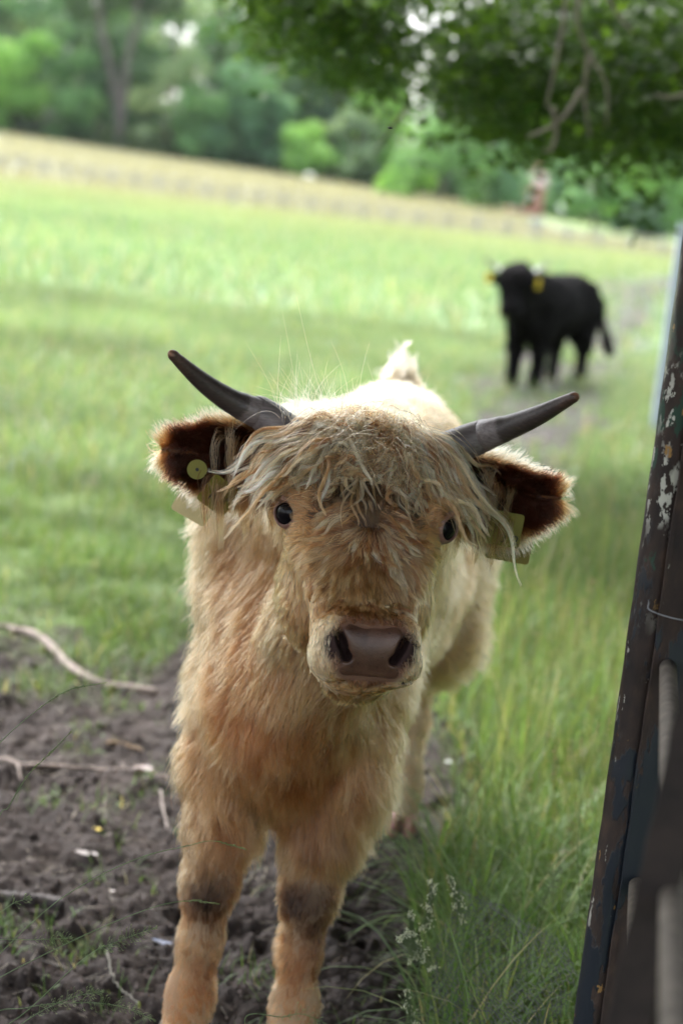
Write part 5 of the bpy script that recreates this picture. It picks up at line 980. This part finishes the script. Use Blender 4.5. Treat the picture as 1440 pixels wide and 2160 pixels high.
# ------------------------------------------------------------------ post and rail fence across the field
M_wood = simple('weathered_fence_wood', (.31, .30, .28), .85, 6, .25)
fence = empty('rail_fence', (0, 118, float(zter(A_([0.]), A_([118.]))[0])), 'long grey wooden post and rail fence crossing the whole far field', 'fence')
FA = A_([-27.0, 130.0]); FB = A_([24.0, 100.0]); nP = 32
fx = np.linspace(FA[0], FB[0], nP); fy = np.linspace(FA[1], FB[1], nP); fz = zter(fx, fy); pm = newmesh('post', *boxmesh((0, 0, .5), (.17, .17, 1.35)), smooth=False); pm.materials.append(M_wood)
for k in range(nP):
    o = bpy.data.objects.new('post', pm); COL.objects.link(o); o.parent = fence; o.matrix_parent_inverse = fence.matrix_world.inverted(); o.location = (fx[k], fy[k], fz[k]); o.rotation_euler = (0, rng.normal(0, .02), .5); o.scale = (1, 1, rng.uniform(.95, 1.08))
for k in range(nP-1):
    for hgt in (.35, .72, 1.06):
        p = A_([fx[k], fy[k]-.10, fz[k]+hgt+rng.normal(0, .02)]); q = A_([fx[k+1], fy[k+1]-.10, fz[k+1]+hgt+rng.normal(0, .02)]); bar(p, q, (0, 0, 1), .11, .04, 'rail', M_wood, fence, 2, 0)
# ------------------------------------------------------------------ woodland
def leafcloud(C_, R_, n, size, r_, flat=.7, shell=.55):
    k = r_.choice(len(C_), n, p=(R_[:, 0]*R_[:, 2])/(R_[:, 0]*R_[:, 2]).sum()); d = nrm(r_.normal(size=(n, 3))); rad = (shell+(1-shell)*r_.random((n, 1)))**.6*(1+.14*wob(d*2+k[:, None], 2.2, 3)[:, :1]); P_ = C_[k]+d*R_[k]*rad
    return P_, d, k
def leafquads(P_, d, size, r_, tilt=.9):
    n = len(P_); nn = nrm(d*1.3+tilt*.7*r_.normal(size=(n, 3))+A_([0, -.2, .5])); u = nrm(np.cross(nn, r_.normal(size=(n, 3)))); w = np.cross(nn, u); s = (size*r_.uniform(.6, 1.35, n))[:, None]
    V = np.stack([P_-u*s, P_-w*s*.55+nn*s*.12, P_+u*s, P_+w*s*.55-nn*s*.1], 1).reshape(-1, 3); return V, np.arange(n*4).reshape(n, 4)
TK = 1.6
TONE = {'blue': ((.055, .125, .070), (.11, .21, .115)), 'mid': ((.055, .125, .050), (.11, .22, .080)), 'bright': ((.10, .22, .055), (.17, .30, .085)), 'dark': ((.028, .065, .038), (.06, .115, .06)), 'pale': ((.12, .19, .115), (.18, .25, .15))}
def crownpts(x, y, z0, h, w, r_, nl, lowfrac=.15):
    C_ = []; R_ = []
    for k in range(nl):
        f_ = r_.uniform(lowfrac, .9); ww = w/2*(1-.5*max(0, f_-.5)*2*.8); a_ = r_.uniform(0, 6.28); q = ww*math.sqrt(r_.random())*.85; rr_ = w*r_.uniform(.14, .26)
        C_.append([x+q*math.cos(a_), y+q*math.sin(a_), z0+h*f_]); R_.append([rr_, rr_, rr_*r_.uniform(.6, .85)])
    return A_(C_), A_(R_)
def tree(px, Y, h, w, tone, label, seed, nl=16, n=4200, leaf=.34, low=.15, trunk=.35, name='woodland_tree', cat='tree', grp='trees along the wood edge', limbs=5, x=None, fork=False):
    r_ = np.random.default_rng(seed); x = at(px, 400, Y)[0] if x is None else x; z0 = float(zter(A_([x]), A_([float(Y)]))[0]); th = empty(name, (x, Y, z0), label, cat, grp)
    tp = spline([(x, Y, z0-.2), (x+r_.normal(0, .15), Y, z0+h*.2), (x+r_.normal(0, .5), Y, z0+h*.5), (x+r_.normal(0, .8), Y, z0+h*.82)], 14); paths = [tp]; Rs = [trunk*(1-.8*np.linspace(0, 1, 14))]
    C_, R_ = crownpts(x, Y, z0, h, w, r_, nl, low)
    for k in range(limbs):
        j = r_.integers(4, 11); e = C_[r_.integers(0, nl)]; s0 = tp[j]; paths.append(spline([s0, s0*.5+e*.5+A_([0, 0, -.4]), e], 8)); Rs.append(np.linspace(Rs[0][j]*.6, .04, 8))
    V, F, T = tubes(paths, Rs, 7); link('trunk', newmesh('trunk', V, F), M_bark, th)
    P_, d, k = leafcloud(C_, R_, n, leaf, r_); V, F = leafquads(P_, d, leaf, r_); lo, hi = [A_(q)*TK for q in TONE[tone]]; v = r_.random((n, 1))*.6+.4*r_.random((nl, 1))[k]; col = A_(lo)*(1-v)+A_(hi)*v
    link('crown', newmesh('crown', V, F, {'col': np.repeat(col, 4, 0)}, smooth=False), M_farleaf, th); return th
LIST = [(-120, 226, 19, 11, 'mid', 'tall tree at the far left edge of the wood'), (20, 224, 13, 10, 'bright', 'rounded light green tree low at the left end of the wood edge'), (60, 232, 23, 12, 'blue', 'tall blue green tree filling the upper left corner'), (150, 225, 11, 8, 'mid', 'bushy green tree just left of the bare forked trunk'),
        (345, 230, 21, 9, 'pale', 'tall pale feathery tree right of the bare forked trunk'), (400, 224, 10.5, 8, 'mid', 'lower tree with layered rounded clumps of foliage'), (480, 225, 13, 9, 'blue', 'rounded blue green tree with a high dome at the centre left'), (545, 226, 9, 7, 'blue', 'drooping blue green tree beside the dark hollow in the wood'),
        (560, 238, 24, 10, 'mid', 'tall tree behind the domed one, reaching out of the frame'), (640, 222, 6.2, 6.5, 'bright', 'low bright yellow green bush at the middle of the wood edge'), (690, 240, 16, 9, 'dark', 'dark tree behind the bright bush'), (735, 224, 9.5, 6, 'pale', 'slim pale tree right of the bright bush'),
        (790, 228, 13, 8, 'bright', 'sunlit light green tree in the gap under the overhanging leaves'), (-10, 240, 26, 12, 'pale', 'very tall pale crown behind the upper left tree'), (440, 242, 26, 10, 'blue', 'very tall hazy tree beside the small gap of sky'),
        (930, 196, 8.5, 9.5, 'mid', 'spreading tree with a dark trunk on the mown slope'), (1050, 200, 8, 8, 'blue', 'round blue green tree left of the brick house'), (1000, 226, 12, 10, 'dark', 'dark tall tree behind the spreading one'), (1180, 225, 8, 7, 'mid', 'tree standing right of the brick house'),
        (1255, 160, 5.6, 5.5, 'mid', 'small tree with a short dark trunk on the right of the slope'), (1360, 168, 3.3, 5.0, 'dark', 'low dark rounded bush near the steel posts'), (1330, 205, 9, 10, 'bright', 'light green tree behind the low dark bush'), (1440, 190, 8, 9, 'mid', 'green tree behind the steel posts'),
        (865, 200, 3.0, 6, 'bright', 'low bright hedge bush left of the spreading tree'), (1240, 215, 9, 9, 'blue', 'hazy tree behind the small trunked tree')]
for k, (px, Y, h, w, tn, lab) in enumerate(LIST): tree(px, Y, h*1.0, w, tn, lab, 300+k, n=3600 if h > 8 else 2200, low=.06 if px not in (930, 1255) else .42, nl=int(12+h*.7), trunk=.12+h*.012)
# bare forked trunk in the dark gap
x = at(252, 250, 226)[0]; z0 = float(zter(A_([x]), A_([226.]))[0]); ft = empty('forked_tree', (x, 226, z0), 'tall tree with a bare forked grey trunk in a dark gap of the wood', 'tree')
q = lambda a, b_: at(a, b_, 226)
V, F, T = tubes([spline([q(250, 330), q(252, 250), q(240, 180), q(222, 90), q(208, 10), q(200, -80)], 30), spline([q(254, 270), q(262, 190), q(272, 110), q(283, 60), q(300, -60)], 30), spline([q(242, 190), q(232, 130), q(200, 60)], 12), spline([q(275, 100), q(300, 60), q(330, 10)], 12)], [np.linspace(.62, .25, 30), np.linspace(.5, .22, 30), np.linspace(.2, .1, 12), np.linspace(.2, .08, 12)], 8)
link('trunk', newmesh('trunk', V, F), simple('pale_grey_bark', (.11, .10, .085), .9, 2, .3), ft)
C_ = A_([q(a, b_)+A_([0, c_, 0]) for a, b_, c_ in ((200, -60, 0), (300, -70, 0), (250, -120, 1), (330, -10, 2), (180, 0, 3), (270, -30, 3))]); R_ = A_([[3.4, 3, 2.4]]*6); r_ = np.random.default_rng(5); P_, d, k = leafcloud(C_, R_, 5200, .3, r_); V, F = leafquads(P_, d, .34, r_)
link('crown', newmesh('crown', V, F, {'col': np.repeat(A_([.06, .11, .055])*r_.uniform(.7, 1.4, (5200, 1)), 4, 0)}, smooth=False), M_farleaf, ft)
# the mass of the wood behind
r_ = np.random.default_rng(9); Cs = []; Rs = []
for k in range(150):
    Y = r_.uniform(236, 330); px = r_.uniform(-260, 1700); x = at(px, 400, Y)[0]; z0 = float(zter(A_([x]), A_([Y]))[0])
    hh = r_.uniform(16, 27)*(1 if px < 640 else .62 if px < 1000 else .55)
    if 440 < px < 500: hh *= .8
    c_, q_ = crownpts(x, Y, z0, hh, r_.uniform(8, 12), r_, 9, .05); Cs.append(c_); Rs.append(q_)
C_ = np.concatenate(Cs); R_ = np.concatenate(Rs); n = 110000; P_, d, k = leafcloud(C_, R_, n, .5, r_); V, F = leafquads(P_, d, .55, r_); v = r_.random((n, 1))*.5+.5*r_.random((len(C_), 1))[k]
tag(link('woods', newmesh('woods', V, F, {'col': np.repeat(A_([.055, .125, .07])*(1-v)+A_([.145, .27, .14])*v, 4, 0)}, smooth=False), M_farleaf), 'mass of woodland trees rising up the hill behind the field', 'woodland', kind='stuff')
r_ = np.random.default_rng(19); n = 16000; y_ = r_.uniform(221, 231, n); x_ = r_.uniform(-50, 55, n); P_ = np.stack([x_, y_, zter(x_, y_)+r_.random(n)**1.5*2.2*(.4+fbm(x_*.3, y_*.3, 4))], -1); V, F = leafquads(P_, nrm(r_.normal(size=(n, 3))), .26, r_)
tag(link('undergrowth', newmesh('undergrowth', V, F, {'col': np.repeat(A_([.04, .075, .03])*r_.uniform(.5, 1.4, (n, 1)), 4, 0)}, smooth=False), M_farleaf), 'dark undergrowth of brambles along the foot of the wood', 'undergrowth', kind='stuff')
print('woods', time.time()-T0)
# brick house seen through the trees
Yh = 206.; hx = at(1111, 425, Yh)[0]; hz = float(zter(A_([hx]), A_([Yh]))[0]); ho = empty('brick_house', (hx, Yh, hz), 'red brick house half hidden among trees beyond the slope', 'house')
M_brick = simple('red_brick', (.42, .20, .17), .9, 1.5, .2); M_tile = simple('roof_tile', (.16, .12, .11), .8, 2, .2); M_glass = simple('window_glass', (.25, .30, .36), .1); M_wh = simple('white_paint', (.75, .76, .78), .5)
V, F = boxmesh((hx, Yh+3, hz+1.5), (3.4, 6, 3.4)); link('wall', newmesh('wall', V, F, smooth=False), M_brick, ho)
V = A_([[hx-1.95, Yh-.25, hz+3.2], [hx+1.95, Yh-.25, hz+3.2], [hx+1.95, Yh+6.25, hz+3.2], [hx-1.95, Yh+6.25, hz+3.2], [hx-1.95, Yh+3, hz+4.7], [hx+1.95, Yh+3, hz+4.7]]); rf = link('roof', newmesh('roof', V, [A_([[0, 1, 5, 4], [2, 3, 4, 5], [0, 3, 2, 1]]), A_([[1, 2, 5], [3, 0, 4]])], smooth=False), M_tile, ho)
V, F = boxmesh((hx+1.1, Yh+3, hz+4.9), (.6, .6, 1.2)); link('chimney', newmesh('chimney', V, F, smooth=False), M_brick, rf)
for dx, w_, z_, h_ in ((-1.1, .95, 1.5, 1.9), (.35, .5, 1.9, 1.2)):
    V, F = boxmesh((hx+dx, Yh-.03, hz+z_), (w_, .06, h_)); wf = link('window', newmesh('window', V, F, smooth=False), M_wh, ho); V, F = boxmesh((hx+dx, Yh-.075, hz+z_), (w_*.7, .02, h_*.8)); link('pane', newmesh('pane', V, F, smooth=False), M_glass, wf)
# white sheep by the wood edge, white sign among the trees
Ys = 214.; c = at(650, 388, Ys); c[2] = zter(A_([c[0]]), A_([Ys]))[0]+.45; sh = empty('sheep', (c[0], Ys, c[2]-.45), 'tiny white sheep grazing at the foot of the wood', 'sheep'); fs = Field(np.arange(c[0]-.8, c[0]+.9, .05), np.arange(Ys-.5, Ys+.5, .05), np.arange(c[2]-.5, c[2]+.5, .05)); fs.ell(c+hZ*.1, (.48, .28, .28), None, .05); fs.ell(c+A_([.5, 0, -.05]), (.18, .1, .12), None, .08)
for a_ in (-.28, .28):
    for b_ in (-.12, .12): fs.cone(c+A_([a_, b_, 0]), c+A_([a_, b_, -.42]), .07, .05, .05)
V, Q = fs.mesh(); link('body', newmesh('body', V, Q), simple('wool', (.8, .78, .74), .9), sh)
Yp = 180.; c = at(1184, 438, Yp); z0 = float(zter(A_([c[0]]), A_([Yp]))[0]); sg = empty('white_sign', (c[0], Yp, z0), 'small white round sign on a post among the trees right of the house', 'sign'); V, F, T = tubes([[(c[0], Yp, z0-.1), (c[0], Yp, c[2])]], [.05], 8); link('post', newmesh('post', V, F), M_wood, sg); V, F, T = tubes([[(c[0], Yp-.06, c[2]), (c[0], Yp-.10, c[2])]], [.34], 20); link('board', newmesh('board', V, F), M_wh, sg)
Yp = 150.; c = at(1131, 466, Yp); z0 = float(zter(A_([c[0]]), A_([Yp]))[0]); wb = empty('water_trough', (c[0], Yp, z0), 'pale grey water container standing on the mown slope', 'trough'); V, F = boxmesh((c[0], Yp, z0+.35), (.9, .6, .7)); link('tank', newmesh('tank', V, F, smooth=False), M_galv, wb); V, F = boxmesh((c[0], Yp, z0+.73), (1.0, .7, .05)); link('lid', newmesh('lid', V, F, smooth=False), M_galv, wb)

# ------------------------------------------------------------------ the tree that overhangs the gate
r_ = np.random.default_rng(77); ot = empty('overhanging_tree', (5.2, 6.5, 0), 'large broadleaved tree whose dark leafy branches hang over the top right', 'tree')
def lowedge(px): return np.interp(px, [420, 500, 560, 640, 740, 850, 950, 1050, 1200, 1350, 1440, 1800], [-200, -70, 5, 60, 95, 115, 160, 210, 255, 265, 255, 215])
tw = []; lv = []
n = 5200; px = r_.uniform(430, 1900, n); Y = r_.uniform(8.0, 13, n); edge = lowedge(px)+70*(fbm(px/60, Y, 91, 2)-.4); py = edge-np.abs(r_.normal(0, 1, n))*210+r_.exponential(28, n)
gap = np.zeros(n)
for gx_, gy_, gr_ in ((905, 40, 75), (870, 100, 45), (912, 212, 22), (985, 45, 40), (1060, 140, 22), (830, 10, 30), (880, 130, 30), (600, 0, 30)): gap += np.exp(-((px-gx_)**2+(py-gy_)**2)/gr_**2)
dens = (.35+1.1*fbm(px/90, py/70, 8, 3))*(1-np.clip(gap*.88, 0, .93)); dens *= (sstep(430, 620, px)*.8+.2)*.85; k = r_.random(n) < dens; px, py, Y = px[k], py[k], Y[k]
cl = A_([at(a, b_, c_) for a, b_, c_ in zip(px, py, Y)])
up_n = 3400; cu = np.stack([r_.uniform(-.4, 9, up_n), r_.uniform(-2, 12.5, up_n), r_.uniform(2.9, 8.5, up_n)], -1); ins = (((cu[:, 0]-4.6)/4.6)**2+((cu[:, 1]-6)/6.5)**2+((cu[:, 2]-4.4)/4)**2 < 1)
cu = cu[ins]; c2n = 5600; c2 = np.stack([r_.uniform(-5, 7, c2n), r_.uniform(-1.2, 5.3, c2n), r_.uniform(3.0, 6.0, c2n)], -1); c3 = np.stack([r_.uniform(1.6, 7, 1200), r_.uniform(.5, 4, 1200), r_.uniform(.8, 3.2, 1200)], -1); c3 = c3[(c3[:, 0] > 1.6+.28*np.maximum(c3[:, 1], 0))]; c2 = np.concatenate([c2, c3])  # c2, c3: unseen leaf clusters added to shade head, mud and verge
def leaves(C_, per, size, spread, r_, tone):
    n = len(C_)*per; c = np.repeat(C_, per, 0)+r_.normal(0, spread, (n, 3)); nn = nrm(A_([0, -.15, 1.])+r_.normal(0, .55, (n, 3))); u = nrm(np.cross(nn, r_.normal(size=(n, 3)))); w = np.cross(nn, u); s = (size*r_.uniform(.7, 1.25, n))[:, None]
    V = np.stack([c-u*s, c-u*s*.2-w*s*.52+nn*s*.1, c+u*s*.55-w*s*.38+nn*s*.08, c+u*s, c+u*s*.55+w*s*.38+nn*s*.08, c-u*s*.2+w*s*.52+nn*s*.1], 1).reshape(-1, 3); i = np.arange(n)[:, None]*6
    F = np.concatenate([i+A_([0, 1, 2, 3]), i+A_([0, 3, 4, 5])]); lo, hi = tone; v = .5*r_.random((n, 1))+.5*np.repeat(r_.random((len(C_), 1)), per, 0); v = v+(r_.random((n, 1)) < .12)*1.0; return V, F, np.repeat(A_(lo)*(1-v)+A_(hi)*v, 6, 0)
p1_ = leaves(cl, 16, .034, .10, r_, ((.024, .068, .016), (.085, .165, .032))); p2_ = leaves(cu, 10, .075, .17, r_, ((.026, .058, .012), (.07, .13, .02))); p3_ = leaves(c2, 9, .11, .2, r_, ((.026, .058, .012), (.07, .13, .02)))
V, F = merge([(p[0], p[1]) for p in (p1_, p2_, p3_)]); link('crown', newmesh('crown', V, F, {'col': np.concatenate([p[2] for p in (p1_, p2_, p3_)])}, smooth=False), M_leaf, ot)
tr = spline([(5.2, 6.5, -.2), (5.15, 6.5, 1.4), (5.0, 6.4, 3.0), (4.7, 6.2, 5.0), (4.6, 6.1, 7.5)], 20); V, F, T = tubes([tr], [np.linspace(.34, .12, 20)], 14); link('trunk', newmesh('trunk', V, F), M_bark, ot)
LB = [[(5.0, 6.4, 3.0), (3.4, 7.2, 3.7), (1.8, 8.2, 3.2), (.6, 8.8, 2.75)], [(5.0, 6.4, 2.6), (3.6, 8.4, 3.3), (2.4, 9.6, 2.7), (1.6, 10, 2.2)], [(4.9, 6.4, 3.2), (3.6, 6.8, 3.4), (2.4, 7.6, 2.9), (1.5, 8.3, 2.35)], [(4.8, 6.3, 4), (3, 4.5, 4.4), (1, 2.5, 4.0), (-1, 1.0, 3.6)], [(4.8, 6.3, 4), (4, 3.5, 4.2), (2.5, 0, 3.8), (.5, -2, 3.5)], [(4.8, 6.3, 3.6), (6, 7.5, 4.6), (7.5, 8.5, 4.8)]]
V, F, T = tubes([spline(b_, 24) for b_ in LB], [np.linspace(.11, .02, 24)]*len(LB), 8); link('limb', newmesh('limb', V, F), M_bark, ot)
tws = [[(1230, -40, 8.4), (1215, 40, 8.4), (1245, 120, 8.4), (1278, 180, 8.4), (1277, 268, 8.4)], [(1195, -30, 8.3), (1185, 60, 8.3), (1168, 150, 8.3), (1150, 230, 8.3)], [(1270, -30, 8.5), (1300, 30, 8.5), (1335, 70, 8.5)], [(1240, 120, 8.3), (1232, 200, 8.3), (1243, 290, 8.3)], [(1225, 190, 8.2), (1180, 255, 8.2), (1110, 290, 8.2)], [(1165, 225, 8.2), (1172, 280, 8.2), (1160, 318, 8.2), (1145, 315, 8.2)], [(1470, 190, 8.2), (1420, 205, 8.2), (1380, 200, 8.2)], [(860, 225, 9), (820, 280, 9), (790, 320, 9)]]
mtw = simple('twig_bark', (.22, .19, .155), .8, 8)
for b_ in tws: V, F, T = tubes([spline([at(p[0], p[1], p[2]-.7) for p in b_], 16)], [np.linspace(.012, .004, 16)], 5); link('twig', newmesh('twig', V, F), mtw, ot)
# summer haze over the valley
V, F = boxmesh((0, 1070, 28), (3000, 2200, 58)); hz_ = bpy.data.materials.new('haze'); hz_.use_nodes = True; N = hz_.node_tree.nodes; N.remove(N['Principled BSDF']); pv_ = N.new('ShaderNodeVolumePrincipled'); pv_.inputs['Color'].default_value = (.85, .93, 1, 1); pv_.inputs['Density'].default_value = .00006; pv_.inputs['Anisotropy'].default_value = .3; hz_.node_tree.links.new(pv_.outputs[0], N['Material Output'].inputs['Volume'])
tag(link('haze', newmesh('haze', V, F, smooth=False), hz_), kind='stuff', label='pale summer haze hanging over the field and wood', cat='haze')
print('script', time.time()-T0)
